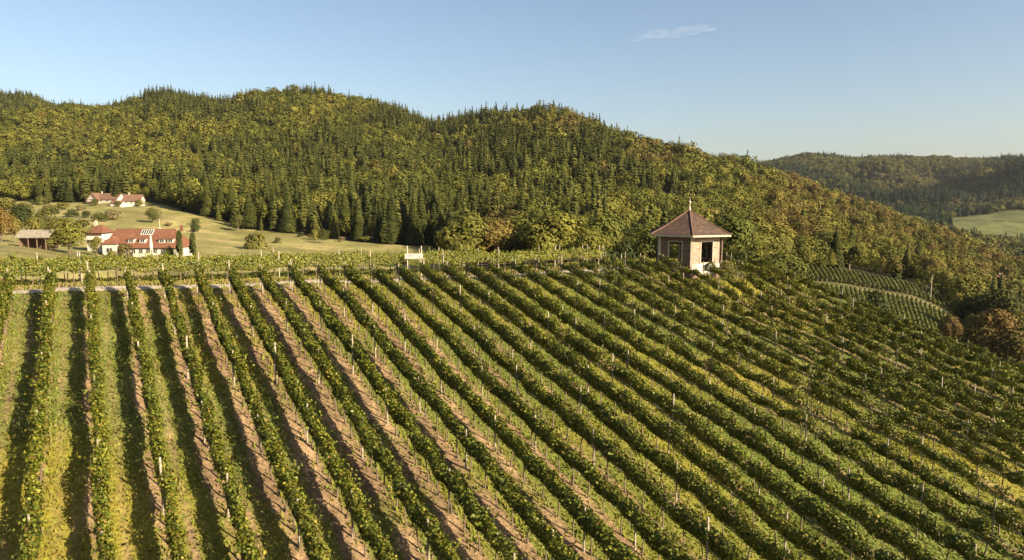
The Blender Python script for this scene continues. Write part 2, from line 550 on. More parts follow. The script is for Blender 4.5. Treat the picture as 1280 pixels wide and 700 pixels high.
def build_ground():
    us = np.arange(-34, 80.01, 0.12); vs = np.arange(-14, 84.01, 0.45)
    U, V = np.meshgrid(us, vs, indexing='ij')
    X, Y = uv2xy(U, V)
    Z = zg(X, Y)
    inside = (V < 49.7) & (U < 60)
    soil = soil_amount(U, V) * inside
    nz = n_patch(X + 40, Y); n2 = n_patch2(X, Y - 30)
    grass = np.stack([.062 + .085 * sstep(.35, .75, n2) + .06 * nz, .094 + .048 * sstep(.35, .75, n2) + .03 * nz, .015 + .018 * nz], -1) * (.7 + .6 * n_fine(X + 9, Y))[..., None]
    nf = n_fine(X, Y)
    earth = np.stack([.10 + .17 * nz * nf * 2, .068 + .115 * nz * nf * 2, .040 + .066 * nz * nf * 2], -1)
    T = grass * (1 - soil[..., None]) + earth * soil[..., None]
    verge = np.exp(-((V - 51.1) / 1.9) ** 2)[..., None] * 0.7
    T = T * (1 - verge) + np.array([.19, .15, .075]) * verge
    Z = Z + (nz - .5) * 0.07 - 0.03 * soil + (nf - .5) * .10 * soil
    Z[:2] -= 1.5; Z[-2:] -= 1.5; Z[:, :1] -= 1.0; Z[:, -2:] -= 1.5
    o = link('ground', grid_mesh('ground', X, Y, Z, T), M['soil'])
    tag(o, 'grassy vineyard slope with bare brown soil along the vine rows', 'ground', kind='structure')


build_ground()

# fields and forest in the far country, told apart where they lie (image column, distance)
n_edge = Noise(31, 60, 3)


def meadow_mask(px, D, x, y):
    """1 on the open meadows of the valley, 0 in the woods"""
    w = (n_edge(x, y) - .5) * 46
    edge = np.interp(px, [-300, 60, 120, 200, 240, 300, 340, 400, 470, 545, 570, 600], [470, 455, 455, 425, 385, 345, 330, 322, 305, 292, 262, 0])
    a = (D + w * 0.5 < edge)
    b = (D > 930) & (D < 1350 - ((px - 1245) / 60.0) ** 2 * 30 + w) & (px > 1192 + w * .15) & (px < 1700)      # the far meadow on the right
    r = (px > 985) & (px < 1225) & (D < np.interp(px, [985, 1060, 1150, 1225], [222, 262, 258, 195]) + w * .1)
    g = (px > 1085) & (px < 1190) & (np.abs(D - np.interp(px, [1085, 1190], [335, 300])) < 20 + w * .1)   # lit green glade
    c = (np.abs(D - 560) < 22) & (px > 108) & (px < 152)                                     # clearing above the upper farm
    return a, b, r, g, c


def build_country():
    pxs = np.arange(-420, 1722, 4.0)
    Ds = np.exp(np.linspace(math.log(66), math.log(6500), 330))
    PX, DD = np.meshgrid(pxs, Ds, indexing='ij')
    X = tx(PX) * DD; Y = DD
    Z = zg(X, Y)
    u, v = xy2uv(X, Y)
    under = (u > -35.5) & (u < 81.5) & (v > -15) & (v < 85.5)
    Z = np.where(under, Z - 1.3, Z)
    a, b, r, g, c = meadow_mask(PX, DD, X, Y)
    nz = n_edge(X * 2.2, Y * 2.2)[..., None]
    n3 = n_rough(X * 3, Y * 3)[..., None]
    T = np.zeros(X.shape + (3,)) + np.array([.035, .032, .014])
    T = np.where((a | g)[..., None], np.array([.180, .166, .060]) * (.55 + .70 * nz) + np.array([.08, .052, .03]) * sstep(.5, .75, n3), T)
    T = np.where(g[..., None], np.array([.12, .13, .034]), T)
    T = np.where(r[..., None], np.array([.07, .065, .024]) * (.7 + .6 * n3), T)
    stripes = (np.abs(DD - 1205 - 0.10 * (PX - 1200)) < 9)[..., None]
    T = np.where(b[..., None], np.array([.078, .082, .030]) * (.6 + .8 * nz), T)
    T = np.where(b[..., None] & stripes, np.array([.035, .04, .018]), T)
    T = np.where(c[..., None], np.array([.25, .185, .115]), T)
    o = link('hills', grid_mesh('hills', X, Y, Z, T), M['country'])
    tag(o, 'wooded hills and open valley meadows behind the vineyard', 'hills', kind='structure')
    # the plain that carries it all, out to the horizon
    mb = MB(); n = 64
    ring = [(16000 * math.cos(2 * math.pi * k / n), 16000 * math.sin(2 * math.pi * k / n), -95) for k in range(n)]
    mb.poly(ring, [tuple(range(n))])
    o = mb.build('terrain', noise_mat('plain', (.06, .07, .025), (.13, .12, .045), 0.004, 0.95, 0))
    tag(o, 'lowland reaching out to the horizon', 'terrain', kind='structure')


build_country()


def build_track():
    us = np.arange(-34, 46.01, 0.25); ks = np.linspace(0, 1, 9)
    U, K = np.meshgrid(us, ks, indexing='ij')
    x0, y0 = uv2xy(U, 50.6 + 0 * U)
    wob = (n_near(x0, y0) - .5) * 0.7
    V = 50.1 + wob + K * (1.55 + (n_near(y0, x0) - .5) * 0.5)
    X, Y = uv2xy(U, V)
    # sits just above whatever the ground sheet does there
    Z = zg(X, Y) + 0.035 + 0.03 * np.sin(K * math.pi)
    Z[:, 0] -= 0.12; Z[:, -1] -= 0.12
    o = link('path', grid_mesh('path', X, Y, Z), M['gravel'])
    tag(o, 'pale gravel track along the top ends of the vine rows', 'path', kind='structure')


build_track()


# ------------------------------------------------------------------ vine rows
def vine_tints(n, yellow, g):
    """one colour per leaf: mostly mid green, some yellow, a few brown"""
    base = np.array([[.060, .082, .012], [.092, .116, .014], [.130, .148, .018], [.175, .175, .022], [.23, .19, .03], [.20, .11, .04]])
    p = np.array([.18, .33, .31, .14, .03, .010])
    p = p * np.array([1 - .5 * yellow, 1 - .3 * yellow, 1, 1 + 1.2 * yellow, 1 + 2.5 * yellow, 1 + 2 * yellow])
    p /= p.sum()
    c = base[g.choice(6, n, p=p)]
    return .74 * c * (0.78 + 0.44 * g.random((n, 1)))


def smooth1d(g, length, step, lo, hi):
    k = int(length / step) + 4
    r = lo + (hi - lo) * g.random(k)
    return lambda t: np.interp(np.asarray(t) / step, np.arange(k), r)


def row_foliage(name, along, across, z_of, L, wild, yellow, dens, seed, lift=0.0, size=(.040, .070)):
    """leaf canopy of one trellised row. along/across: unit vectors, z_of(s)->ground, s in 0..L"""
    g = np.random.default_rng(seed)
    n = int(L * dens)
    h0 = smooth1d(g, L, 0.55, .78 - .10 * wild, 1.0 + .06 * wild)
    h1 = smooth1d(g, L, 0.55, 1.62 - .42 * wild, 1.86 + .04 * wild)
    hw = smooth1d(g, L, 0.5, .10, .22 + .03 * wild)
    off = smooth1d(g, L, 0.8, -.07 - .1 * wild, .07 + .1 * wild)
    yel = smooth1d(g, L, 2.2, -.3, 1.0)
    gap = smooth1d(g, L, 0.9, 0.0, 1.0)
    s = g.random(n) * L
    ph = s / 1.15 + .6 * gap(s)
    clump = 1 - wild * .72 * (.5 + .5 * np.cos(2 * math.pi * ph)) ** 1.5           # single bushes show on the rougher rows
    keep = g.random(n) < np.where(gap(s) < .10 + .10 * wild, .45 - .3 * wild, 1.0) * clump
    s = s[keep]; n = len(s)
    th = g.random(n) * 2 * math.pi
    rad = np.where(g.random(n) < .72, 0.85 + .2 * g.random(n), g.random(n) ** .5 * .85)
    # a rounded upright section
    cx = np.sign(np.cos(th)) * np.abs(np.cos(th)) ** .7 * rad
    cz = np.sign(np.sin(th)) * np.abs(np.sin(th)) ** .8 * rad
    zc = (h0(s) + h1(s)) / 2; hz = (h1(s) - h0(s)) / 2
    a = off(s) + cx * hw(s) * (1.0 + .25 * (cz > 0))
    z = zc + cz * hz + lift
    # shoots that stand clear of the canopy
    m = int(L * (7 - 2.5 * wild))
    ss = g.random(m) * L; k = 7
    sa = (g.random(m) - .5) * .5 + off(ss)
    S2 = (ss[:, None] + (g.random((m, 1)) - .5) * .5 * np.linspace(0, 1, k)).ravel()
    A2 = (sa[:, None] + (sa[:, None] * 1.3 + (g.random((m, 1)) - .5) * .5) * np.linspace(0, 1, k)).ravel()
    Z2 = (h1(ss)[:, None] - .15 + (.12 + .34 * g.random((m, 1))) * np.linspace(0, 1, k) - .25 * np.abs(sa[:, None]) * np.linspace(0, 1, k) ** 2).ravel() + lift
    s = np.concatenate([s, S2]); a = np.concatenate([a, A2]); z = np.concatenate([z, Z2])
    nx = np.concatenate([cx, np.sign(A2) * .5]); nzv = np.concatenate([cz, np.full(len(S2), .6)])
    s = np.clip(s + g.normal(size=len(s)) * .04, 0, L); a = a + g.normal(size=len(a)) * .03
    C = s[:, None] * along + a[:, None] * across
    C[:, 2] += z + z_of(s)
    Nn = (nx * 1.2)[:, None] * across + g.normal(size=(len(s), 3)) * .40
    Nn[:, 2] += nzv * .75 + .15
    sz = size[0] + (size[1] - size[0]) * g.random(len(s))
    T = vine_tints(len(s), yellow, g) * (0.88 + .3 * np.clip(yel(s), 0, 1)[:, None] * np.array([1.25, 1.0, .8]))
    return quad_mesh(name, kites(C, Nn, sz, g=g), T)


def trunk_mesh(seed):
    g = random.Random(seed)
    mb = MB()
    x = y = 0.0; pts = []; rad = []
    for k in range(5):
        pts.append((x, y, -0.08 + k * 0.27)); rad.append(.042 - .005 * k + g.uniform(-.004, .006))
        x += g.uniform(-.05, .05); y += g.uniform(-.05, .05)
    mb.tube(pts, rad, 6)
    for s in (-1, 1):
        mb.tube([pts[-1], (x + g.uniform(-.05, .05), y + s * .25, 1.08), (x, y + s * .5, 1.12 + g.uniform(-.05, .08))], [.024, .018, .012], 5)
    return mb.mesh('trunk')


def post_mesh(seed, h=1.8, r=.04):
    g = random.Random(seed)
    mb = MB()
    lx, ly = g.uniform(-.05, .05), g.uniform(-.05, .05)
    mb.tube([(0, 0, -.15), (lx * .5, ly * .5, h * .5), (lx, ly, h), (lx, ly, h + .015)], [r * 1.05, r, r * .95, r * .6], 8)
    return mb.mesh('post')


TRUNKS = [trunk_mesh(k) for k in range(6)]
POSTS = [post_mesh(k) for k in range(4)]
TALLPOSTS = [post_mesh(40 + k, 2.15, .045) for k in range(3)]
for _m in TRUNKS: _m.materials.append(M['bark_vine'])
for _m in POSTS + TALLPOSTS: _m.materials.append(M['post'])

ORD = ['', 'first', 'second', 'third', 'fourth', 'fifth', 'sixth', 'seventh', 'eighth', 'ninth', 'tenth', 'eleventh', 'twelfth', 'thirteenth',
       'fourteenth', 'fifteenth', 'sixteenth', 'seventeenth', 'eighteenth', 'nineteenth', 'twentieth']


def vine_row(name, origin, along, L, label, group, wild, yellow, dens, seed, post_step=6.2, trunk_step=1.15, size=(.040, .070), tall=False):
    """origin: xy of the row's start; along: unit xy direction"""
    al = np.array([along[0], along[1], 0.0]); ac = np.array([along[1], -along[0], 0.0])
    z0 = float(zg(origin[0], origin[1]))
    root = empty(name, (origin[0], origin[1], z0), 0, label, 'vine row', group)
    def zo(s):
        s = np.asarray(s, float)
        return zg(origin[0] + al[0] * s, origin[1] + al[1] * s) - z0
    link('foliage', row_foliage('foliage', al, ac, zo, L, wild, yellow, dens, seed, size=size), M['vine_leaf'], root)
    g = random.Random(seed)
    s = g.uniform(.2, .8)
    while s < L - .2:
        o = link('trunk', TRUNKS[g.randrange(6)], None, root)
        o.location = tuple(al * s + ac * g.uniform(-.05, .05) + np.array([0, 0, float(zo(s))]))
        o.rotation_euler = (0, 0, math.atan2(al[1], al[0]) - math.pi / 2 + g.choice((0, math.pi)) + g.uniform(-.2, .2))
        s += trunk_step * g.uniform(.85, 1.15)
    s = L
    while s > 0:
        pm = TALLPOSTS if (tall or g.random() < .12) else POSTS
        o = link('post', pm[g.randrange(len(pm))], None, root)
        o.location = tuple(al * s + ac * g.uniform(-.12, -.04) + np.array([0, 0, float(zo(s))]))
        o.rotation_euler = (0, 0, g.uniform(0, 6))
        s -= (.55 if s == L else post_step * g.uniform(.8, 1.15))
    # the two trellis wires
    mb = MB()
    for hgt in (.82, 1.35):
        k = max(2, int(L / 3))
        mb.tube([tuple(al * t + np.array([0, 0, float(zo(t)) + hgt])) for t in np.linspace(0, L, k)], .004, 3)
    mb.build('wire', M['metal'], root)
    return root


def v_first(u):
    """how far down the slope a row still shows in the picture (with some to spare)"""
    vs = np.arange(2, 49, .5)
    x, y = uv2xy(u, vs)
    z = zg(x, y) + 2
    c = CP * y - SP * z
    cx = 640 + F * x / c; cy = 350 - F * (CP * z + SP * y) / c
    ok = (cx > -110) & (cx < 1390) & (cy < 790) & (cy > -50) & (y > 3)
    return float(vs[np.argmax(ok)]) if ok.any() else 48.0


def build_rows():
    for i in range(N_ROWS):
        u = float(ROWS[i])
        v0 = v_first(u); v1 = 45.5 if 47 < u < 56 else 49.0
        if v1 - v0 < 2: continue
        x, y = uv2xy(u, v0)
        if i <= 16:
            lab = 'trellised vine row, %s from the left along the gravel track' % ORD[i + 1]
        else:
            lab = 'bushy dark green vine row, %s from the right hand edge of the slope' % ORD[min(N_ROWS - i, 20)]
        wild = float(np.clip(float(sstep(14, 40, u)) * .85 + .15 + random.uniform(-.12, .12), .05, 1))
        yellow = float(.55 - .4 * sstep(4, 14, u) + .8 * sstep(26, 48, u))
        vine_row('vine_row', (x, y), (-SA, CA), v1 - v0, lab, 'vine rows running up the slope', wild, yellow, 780, 100 + i)
    # the block beyond the track: rows along it
    for k, (v, a, b) in enumerate([(53.4, -26, 43.5), (55.4, -28, 43), (57.4, -30, 41)]):
        x, y = uv2xy(a, v)
        lab = ['vine row running crosswise, directly behind the gravel track', 'middle crosswise vine row behind the gravel track', 'rearmost crosswise vine row, nearest the valley'][k]
        vine_row('vine_row', (x, y), (CA, SA), b - a, lab, 'crosswise vine rows behind the track', .45, .75, 430, 300 + k, post_step=6.5, tall=True)


build_rows()


def build_grass():
    n = 260000
    g = np.random.default_rng(77)
    u = -8 + 70 * g.random(n); v = 8 + 52 * g.random(n)
    keep = (g.random(n) > soil_amount(u, v) * .86 * (v < 49.7)) & ~((v > 50.25) & (v < 51.55) & (g.random(n) < .93))
    u, v = u[keep], v[keep]; n = len(u)
    x, y = uv2xy(u, v)
    z = zg(x, y)
    h = .05 + .10 * g.random(n) ** 2 + .16 * (np.abs(v - 52.4) < .8) * g.random(n)
    # tall tufts at the foot of the vines
    d = np.abs(row_dist(u))
    h += .12 * (d < .3) * g.random(n)
    az = g.random(n) * math.pi
    w = .025 + .035 * g.random(n)
    t = np.stack([np.cos(az), np.sin(az), np.zeros(n)], -1) * w[:, None]
    lean = g.normal(size=(n, 3)) * .05; lean[:, 2] = 0
    C = np.stack([x, y, z - .015], -1)
    up = np.zeros((n, 3)); up[:, 2] = h
    V = np.stack([C - t, C + t, C + up + lean + t * .35, C + up + lean - t * .6], 1)
    nz = n_patch2(x, y - 30)
    T = np.stack([.070 + .10 * nz + .05 * g.random(n), .104 + .06 * nz + .03 * g.random(n), .016 + .014 * g.random(n)], -1)
    dry = (g.random(n) < .12 + .6 * np.exp(-((v - 52.3) / .9) ** 2))[:, None]
    T = np.where(dry, np.array([.19, .145, .062]), T)
    o = link('grass', quad_mesh('grass', V, T), M['grass'])
    tag(o, 'short meadow grass growing between the vine rows', 'grass', kind='stuff')


build_grass()


# ------------------------------------------------------------------ trees
def crown_broad(seed, nq, size, squat=1.0):
    """unit-high broadleaf crown: leaf clumps on many overlapping lobes"""
    g = np.random.default_rng(seed)
    k = 11
    lob = np.zeros((k, 4))
    for i in range(k):
        a = g.random() * 6.283; zz = .30 + .52 * g.random()
        env = .34 * math.sqrt(max(.05, 1 - ((zz - .5) / .46) ** 2))
        r = env * (.35 + .5 * g.random())
        lob[i] = (r * math.cos(a), r * math.sin(a), zz, .13 + .09 * g.random())
    lob[0] = (0.03, 0, .80, .17); lob[1] = (0, .02, .55, .26)
    li = g.integers(0, k, nq)
    d = g.normal(size=(nq, 3)); d[:, 2] += .25
    d /= np.linalg.norm(d, axis=1, keepdims=True)
    rr = lob[li, 3] * (.72 + .38 * g.random(nq))
    C = lob[li, :3] + d * rr[:, None]
    C[:, :2] *= squat
    C[:, 2] = np.clip(C[:, 2], .06, 1.04)
    out = C - np.array([0, 0, .42]); out /= np.maximum(np.linalg.norm(out, axis=1, keepdims=True), 1e-6)
    Nn = d * .8 + out * .7 + g.normal(size=(nq, 3)) * .22
    V = kites(C, Nn, size * (.6 + .8 * g.random(nq)), g=g)
    lobv = .75 + .5 * g.random(k)
    T = (lobv[li] * (.75 + .5 * g.random(nq)))[:, None] * np.ones(3)
    return V, T


def crown_conifer(seed, nq, width=.19):
    g = np.random.default_rng(seed)
    t = 1 - np.sqrt(g.random(nq)) * .88 if nq > 60 else 1 - np.sqrt(g.random(nq)) * .9
    tiers = 13 if nq < 400 else 21
    t = np.round(t * tiers + g.random(nq) * .35) / tiers
    t = np.clip(t, .1, .985)
    a = g.random(nq) * 6.283
    irr = .75 + .45 * g.random(64)
    R_ = width * (1 - t) ** .8 * irr[(a / 6.283 * 7).astype(int) + (t * 8).astype(int) * 7 % 57] + .008
    dx = np.stack([np.cos(a), np.sin(a), 0 * a], -1); sx = np.stack([-np.sin(a), np.cos(a), 0 * a], -1)
    w = (R_ * .42 + .010)[:, None]
    base = np.stack([0 * a, 0 * a, t], -1)
    droop = -(.30 + .35 * g.random(nq))[:, None] * R_[:, None] * np.array([0, 0, 1.0])
    inner = base + dx * R_[:, None] * .1 + np.array([0, 0, .02])
    mid = base + dx * R_[:, None] * .62 + droop * .35
    tip = base + dx * R_[:, None] * 1.05 + droop
    V = np.stack([inner, mid + sx * w, tip, mid - sx * w], 1)
    V[:, 0, 2] += .012
    # the leader
    top = np.zeros((3, 4, 3))
    for k in range(3):
        b = k * 1.05
        dd = np.array([math.cos(b), math.sin(b), 0]) * .018
        top[k] = [(0, 0, 1.0), np.array([0, 0, .9]) + dd, (0, 0, .84), np.array([0, 0, .9]) - dd]
    V = np.concatenate([V, top])
    T = (.7 + .55 * g.random(len(V)))[:, None] * np.ones(3)
    return V, T


def crown_bush(seed, nq, size):
    V, T = crown_broad(seed, nq, size, 1.5)
    V = V.copy()
    V[:, :, 2] = np.clip((V[:, :, 2] - .22) / .8, -.05, 1.05)
    return V, T


def trunk_tree(seed, h, r, limbs=4):
    g = random.Random(seed)
    mb = MB()
    pts = [(0, 0, -.03)]; x = y = 0
    for k in range(1, 5):
        x += g.uniform(-.012, .012); y += g.uniform(-.012, .012)
        pts.append((x, y, h * k / 4))
    mb.tube(pts, [r * 1.25, r, r * .85, r * .6, r * .3], 7)
    for k in range(limbs):
        a = g.uniform(0, 6.28); z = h * g.uniform(.4, .75)
        mb.tube([(x * .5, y * .5, z), (math.cos(a) * .1, math.sin(a) * .1, z + .1), (math.cos(a) * .2, math.sin(a) * .2, z + .16)], [r * .5, r * .35, r * .15], 5)
    me = mb.mesh('trunk'); me.materials.append(M['bark'])
    return me


# heavy crowns for the trees that stand as individuals, light ones for the forest mass
HV = {'broad': [], 'conifer': [], 'bush': [], 'column': []}
for k in range(6):
    V, T = crown_broad(500 + k, 2200, .024, 1.0 + .12 * (k % 3)); HV['broad'].append(quad_mesh('crown', V, T))
for k in range(5):
    V, T = crown_conifer(520 + k, 900, .17 + .02 * (k % 3)); HV['conifer'].append(quad_mesh('crown', V, T))
for k in range(4):
    V, T = crown_bush(540 + k, 900, .045); HV['bush'].append(quad_mesh('crown', V, T))
for k in range(2):
    V, T = crown_broad(560 + k, 1500, .026, .42); V[:, :, 2] = (V[:, :, 2] - .1) / .92; HV['column'].append(quad_mesh('crown', V, T))
for l in HV.values():
    for me in l: me.materials.append(M['tree_leaf_own'])
TTR = {'broad': [trunk_tree(k, .62, .022) for k in range(3)], 'conifer': [trunk_tree(10 + k, .9, .013, 0) for k in range(2)],
       'bush': [trunk_tree(20, .35, .02)], 'column': [trunk_tree(22, .6, .016)]}
KINDNAME = {'broad': 'broadleaf_tree', 'conifer': 'conifer_tree', 'bush': 'bush', 'column': 'columnar_tree'}
_tn = [0]


def place_tree(kind, loc, h, w, color, label, group=None, sink=0.0):
    """one standing tree: an empty with trunk and crown; w = crown width over its natural width"""
    _tn[0] += 1
    g = random.Random(_tn[0] * 7 + 1)
    root = empty(KINDNAME[kind], (loc[0], loc[1], loc[2] - sink), g.uniform(0, 6.28), label, 'bush' if kind == 'bush' else 'tree', group)
    root.scale = (h * w, h * w, h)
    c = link('crown', g.choice(HV[kind]), None, root); c.color = (*[.72 * q for q in color], 1)
    link('trunk', g.choice(TTR[kind]), None, root)
    return root


n_species = Noise(51, 90, 3)
n_hue = Noise(52, 45, 3)


def scatter(d0, d1, p0, p1, spacing, seed):
    g = np.random.default_rng(seed)
    x0, x1 = min(tx(p0) * d1, tx(p0) * d0) - 10, tx(p1) * d1 + 10
    nx, ny = int((x1 - x0) / spacing), int((d1 - d0) / (spacing * .9))
    X, Y = np.meshgrid(np.arange(nx), np.arange(ny), indexing='ij')
    X = x0 + (X + .5 * (Y % 2) + .85 * (g.random(X.shape) - .5)) * spacing
    Y = d0 + (Y + .85 * (g.random(Y.shape) - .5)) * spacing * .9
    x, y = X.ravel(), Y.ravel()
    px = 640 + x / y / .993 * F
    k = (px > p0) & (px < p1)
    return x[k], y[k], px[k]


def py_of(y, z):
    c = CP * y - SP * z
    return 350 - F * (CP * z + SP * y) / c


CONIFER_SPOTS = [(205, 118, 70, 16), (60, 118, 60, 12), (480, 255, 190, 34), (640, 190, 95, 45), (725, 190, 60, 35), (330, 130, 120, 14), (500, 145, 80, 16),
                 (1075, 215, 50, 14), (860, 190, 60, 14), (210, 245, 35, 15), (360, 200, 110, 40), (1135, 305, 26, 14), (925, 320, 40, 14), (720, 290, 80, 14), (100, 215, 90, 25)]
WARM_SPOTS = [(1000, 230, 40, 20), (1120, 262, 60, 25), (1070, 250, 45, 20), (610, 275, 34, 24), (830, 190, 60, 14), (1200, 290, 50, 20), (1250, 320, 50, 25), (980, 270, 40, 25),
              (700, 150, 60, 12), (1260, 410, 40, 40), (5, 275, 20, 22)]
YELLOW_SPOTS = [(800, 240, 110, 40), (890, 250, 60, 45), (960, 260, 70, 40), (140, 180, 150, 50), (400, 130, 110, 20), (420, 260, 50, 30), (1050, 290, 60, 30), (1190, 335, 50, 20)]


def spot(px, py, L):
    v = np.zeros_like(px)
    for (a, b, w, h) in L:
        v = np.maximum(v, np.exp(-(((px - a) / w) ** 2 + ((py - b) / h) ** 2)))
    return v


def build_forest():
    g = np.random.default_rng(9)
    # --- candidates on the near hills
    x, y, px = scatter(150, 1520, -150, 1420, 7.8, 61)
    a, b, r, gl, c = meadow_mask(px, y, x, y)
    z = zg(x, y)
    py = py_of(y, z)
    lim = np.interp(px, [-200, 0, 120, 210, 400, 545, 680, 800, 930, 1000, 1050, 1150, 1280, 1400], [1520, 1520, 1500, 1160, 1120, 1080, 880, 830, 760, 720, 690, 620, 560, 560])
    near = np.interp(px, [560, 600, 950, 990, 1225, 1420], [150, 205, 185, 170, 150, 118])
    k = ~(a | b | r | gl | c) & (y < lim) & (y > near)
    x, y, z, px, py = x[k], y[k], z[k], px[k], py[k]
    n = len(x)
    canopy_py = py_of(y, z + 12)
    ns = n_species(x, y); nh = n_hue(x, y); nh2 = n_hue(y + 300, x)
    pc = .29 + 1.8 * (ns - .5) + .75 * spot(px, canopy_py, CONIFER_SPOTS) - .45 * spot(px, canopy_py, YELLOW_SPOTS) - .6 * spot(px, canopy_py, WARM_SPOTS) - .25 * sstep(760, 1000, px)
    con = g.random(n) < np.clip(pc, .03, .96)
    h = np.where(con, 14 + 11 * g.random(n), 8 + 9 * g.random(n) ** 1.3 + 3 * (nh2 > .6))
    h = h * np.interp(px, [900, 1050, 1280], [1, .85, .72])
    wdt = np.where(con, .9 + .3 * g.random(n), .80 + .45 * g.random(n))
    drop = (g.random(n) > .10 + .35 * (n_edge(x * 2.5, y * 2.5) > .62))
    h = np.where(drop, h, h * .45)
    # --- what can be seen: march outwards, column by column
    top = (z + h) / y
    order = np.argsort(y)
    cols = np.full(900, -1e9)
    vis = np.zeros(n, bool)
    ci = np.clip(((px + 200) / 2).astype(int), 0, 899)
    zc = np.array([[(float(zz) - 3) / d for zz in zg(tx(PXS[::4]) * d, np.full(len(PXS[::4]), d))] for d in (74., 80.)])
    base = np.interp(np.arange(900) * 2 - 200, PXS[::4], zc.max(0))
    base = np.maximum(base, np.interp(np.arange(900) * 2 - 200, [-200, 740, 760, 870, 1000, 1100, 1280, 1600], [zy(322), zy(318), zy(345), zy(350), zy(365), zy(395), zy(455), zy(520)]))
    cols = base.copy()
    for j in order:
        q = ci[j]
        w = max(1, int(h[j] * .16 * wdt[j] / y[j] * F / 2))
        s = slice(max(0, q - w), q + w + 1)
        if top[j] > cols[s].min() - 2.5 / y[j]:
            vis[j] = True
            low = (z[j] + h[j] * .72) / y[j]
            cols[s] = np.maximum(cols[s], low)
    x, y, z, px, py, con, h, wdt, nh, nh2, canopy_py = (q[vis] for q in (x, y, z, px, py, con, h, wdt, nh, nh2, canopy_py))
    n = len(x)
    # --- an own colour per tree
    yellow_amt = spot(px, canopy_py, YELLOW_SPOTS); warm = spot(px, canopy_py, WARM_SPOTS)
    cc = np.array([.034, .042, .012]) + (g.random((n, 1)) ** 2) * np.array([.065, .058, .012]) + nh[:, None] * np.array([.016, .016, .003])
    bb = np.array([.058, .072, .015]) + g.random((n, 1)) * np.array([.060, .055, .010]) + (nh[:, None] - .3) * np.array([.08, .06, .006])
    yl = np.clip(yellow_amt[:, None] * .75 * g.random((n, 1)) + .3 * (nh2[:, None] > .64), 0, 1)
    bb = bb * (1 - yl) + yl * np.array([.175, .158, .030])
    wr = np.clip(warm * .8 * g.random(n) + (g.random(n) < .02) * .5 + .4 * (px > 960) * (g.random(n) < .12), 0, .9)[:, None]
    bb = bb * (1 - wr) + wr * np.array([.150, .092, .034])
    colr = np.where(con[:, None], cc, bb)
    # --- the largest in the picture stand as individuals
    size = h / y
    size = np.where(py_of(y, z + h * .6) > np.interp(px, [0, 740, 760, 1000, 1100, 1280], [318, 312, 340, 350, 380, 450]), 0, size)
    size = np.where((px < -8) | (px > 1288), 0, size)
    ind = np.zeros(n, bool)
    for isc, cnt in ((True, 120), (False, 150)):
        q = np.where(con == isc)[0]
        ind[q[np.argsort(-size[q])[:cnt]]] = True
    for j in np.where(ind)[0]:
        wm = float(wr[j, 0]); ylw = float(yl[j, 0])
        if px[j] < 560: where = 'at the wood edge above the valley meadow'
        elif px[j] < 800: where = 'in the wood left of the pavilion'
        elif px[j] < 985: where = 'in the wood behind the pavilion'
        elif px[j] < 1170: where = 'on the slope above the small terraced vineyard'
        else: where = 'in the hollow below the right hand vines'
        if con[j]:
            lab = 'dark green pointed conifer ' + where
        elif wm > .45:
            lab = 'rust brown autumn broadleaf tree ' + where
        elif ylw > .4:
            lab = 'yellowish round broadleaf tree ' + where
        else:
            lab = 'olive green round broadleaf tree ' + where
        place_tree('conifer' if con[j] else 'broad', (x[j], y[j], z[j]), float(h[j]), float(wdt[j]) * (1 if con[j] else 1.15), tuple(colr[j]), lab, lab.split(' ', 2)[2] if False else 'trees ' + where, sink=.3)
    rest = ~ind
    print('forest trees', n, 'individual', int(ind.sum()))

    def mass(name, label, X, Y, Z, H, W, CON, COLR, lods):
        Vs, Ts = [], []
        gg = np.random.default_rng(4)
        near_lod = Y < lods
        for isc in (True, False):
            for fine in (True, False):
                q = np.where((CON == isc) & (near_lod == fine))[0]
                if not len(q): continue
                nv = 6
                for k in range(nv):
                    qq = q[k::nv]
                    if not len(qq): continue
                    if isc: PV, PT = crown_conifer(700 + k, 240 if fine else 150, .17 + .03 * (k % 3))
                    else: PV, PT = crown_broad(720 + k, 900 if fine else 480, .027 if fine else .040, .95 + .12 * (k % 3))
                    an = gg.random(len(qq)) * 6.283
                    c, s = np.cos(an)[:, None, None], np.sin(an)[:, None, None]
                    hw = (H[qq] * W[qq])[:, None, None]
                    vx = (PV[None, :, :, 0] * c - PV[None, :, :, 1] * s) * hw + X[qq][:, None, None]
                    vy = (PV[None, :, :, 0] * s + PV[None, :, :, 1] * c) * hw + Y[qq][:, None, None]
                    vz = PV[None, :, :, 2] * H[qq][:, None, None] + Z[qq][:, None, None] - .3
                    Vs.append(np.stack([vx, vy, vz], -1).reshape(-1, 4, 3))
                    Ts.append((.72 * COLR[qq][:, None, :] * PT[None]).reshape(-1, 3))
        V = np.concatenate(Vs); T = np.concatenate(Ts)
        print(name, len(X), 'trees', len(V), 'faces')
        o = link(name, quad_mesh(name, V, T), M['tree_leaf'])
        tag(o, label, 'forest', kind='stuff')

    mass('forest', 'mixed forest of conifers and olive broadleaf trees covering the hills', x[rest], y[rest], z[rest], h[rest], wdt[rest] * np.where(con[rest], 1, 1.15), con[rest], colr[rest], 560)
    # --- the far hills on the right
    x, y, px = scatter(570, 2560, 900, 1460, 12.0, 62)
    a, b, r, gl, c = meadow_mask(px, y, x, y)
    z = zg(x, y)
    k = ~b & (y > np.interp(px, [900, 1000, 1100, 1200, 1300], [1000, 800, 700, 600, 570]))
    x, y, z, px = x[k], y[k], z[k], px[k]
    n = len(x)
    con = g.random(n) < .30 + 3.2 * (n_species(x * .45, y * .45) - .47)
    h = np.where(con, 18 + 9 * g.random(n), 13 + 7 * g.random(n))
    nh = n_hue(x * .4, y * .4)
    wr = (np.clip((nh - .5) * 3, 0, 1) * g.random(n) * .9 * (px > 1020))[:, None]
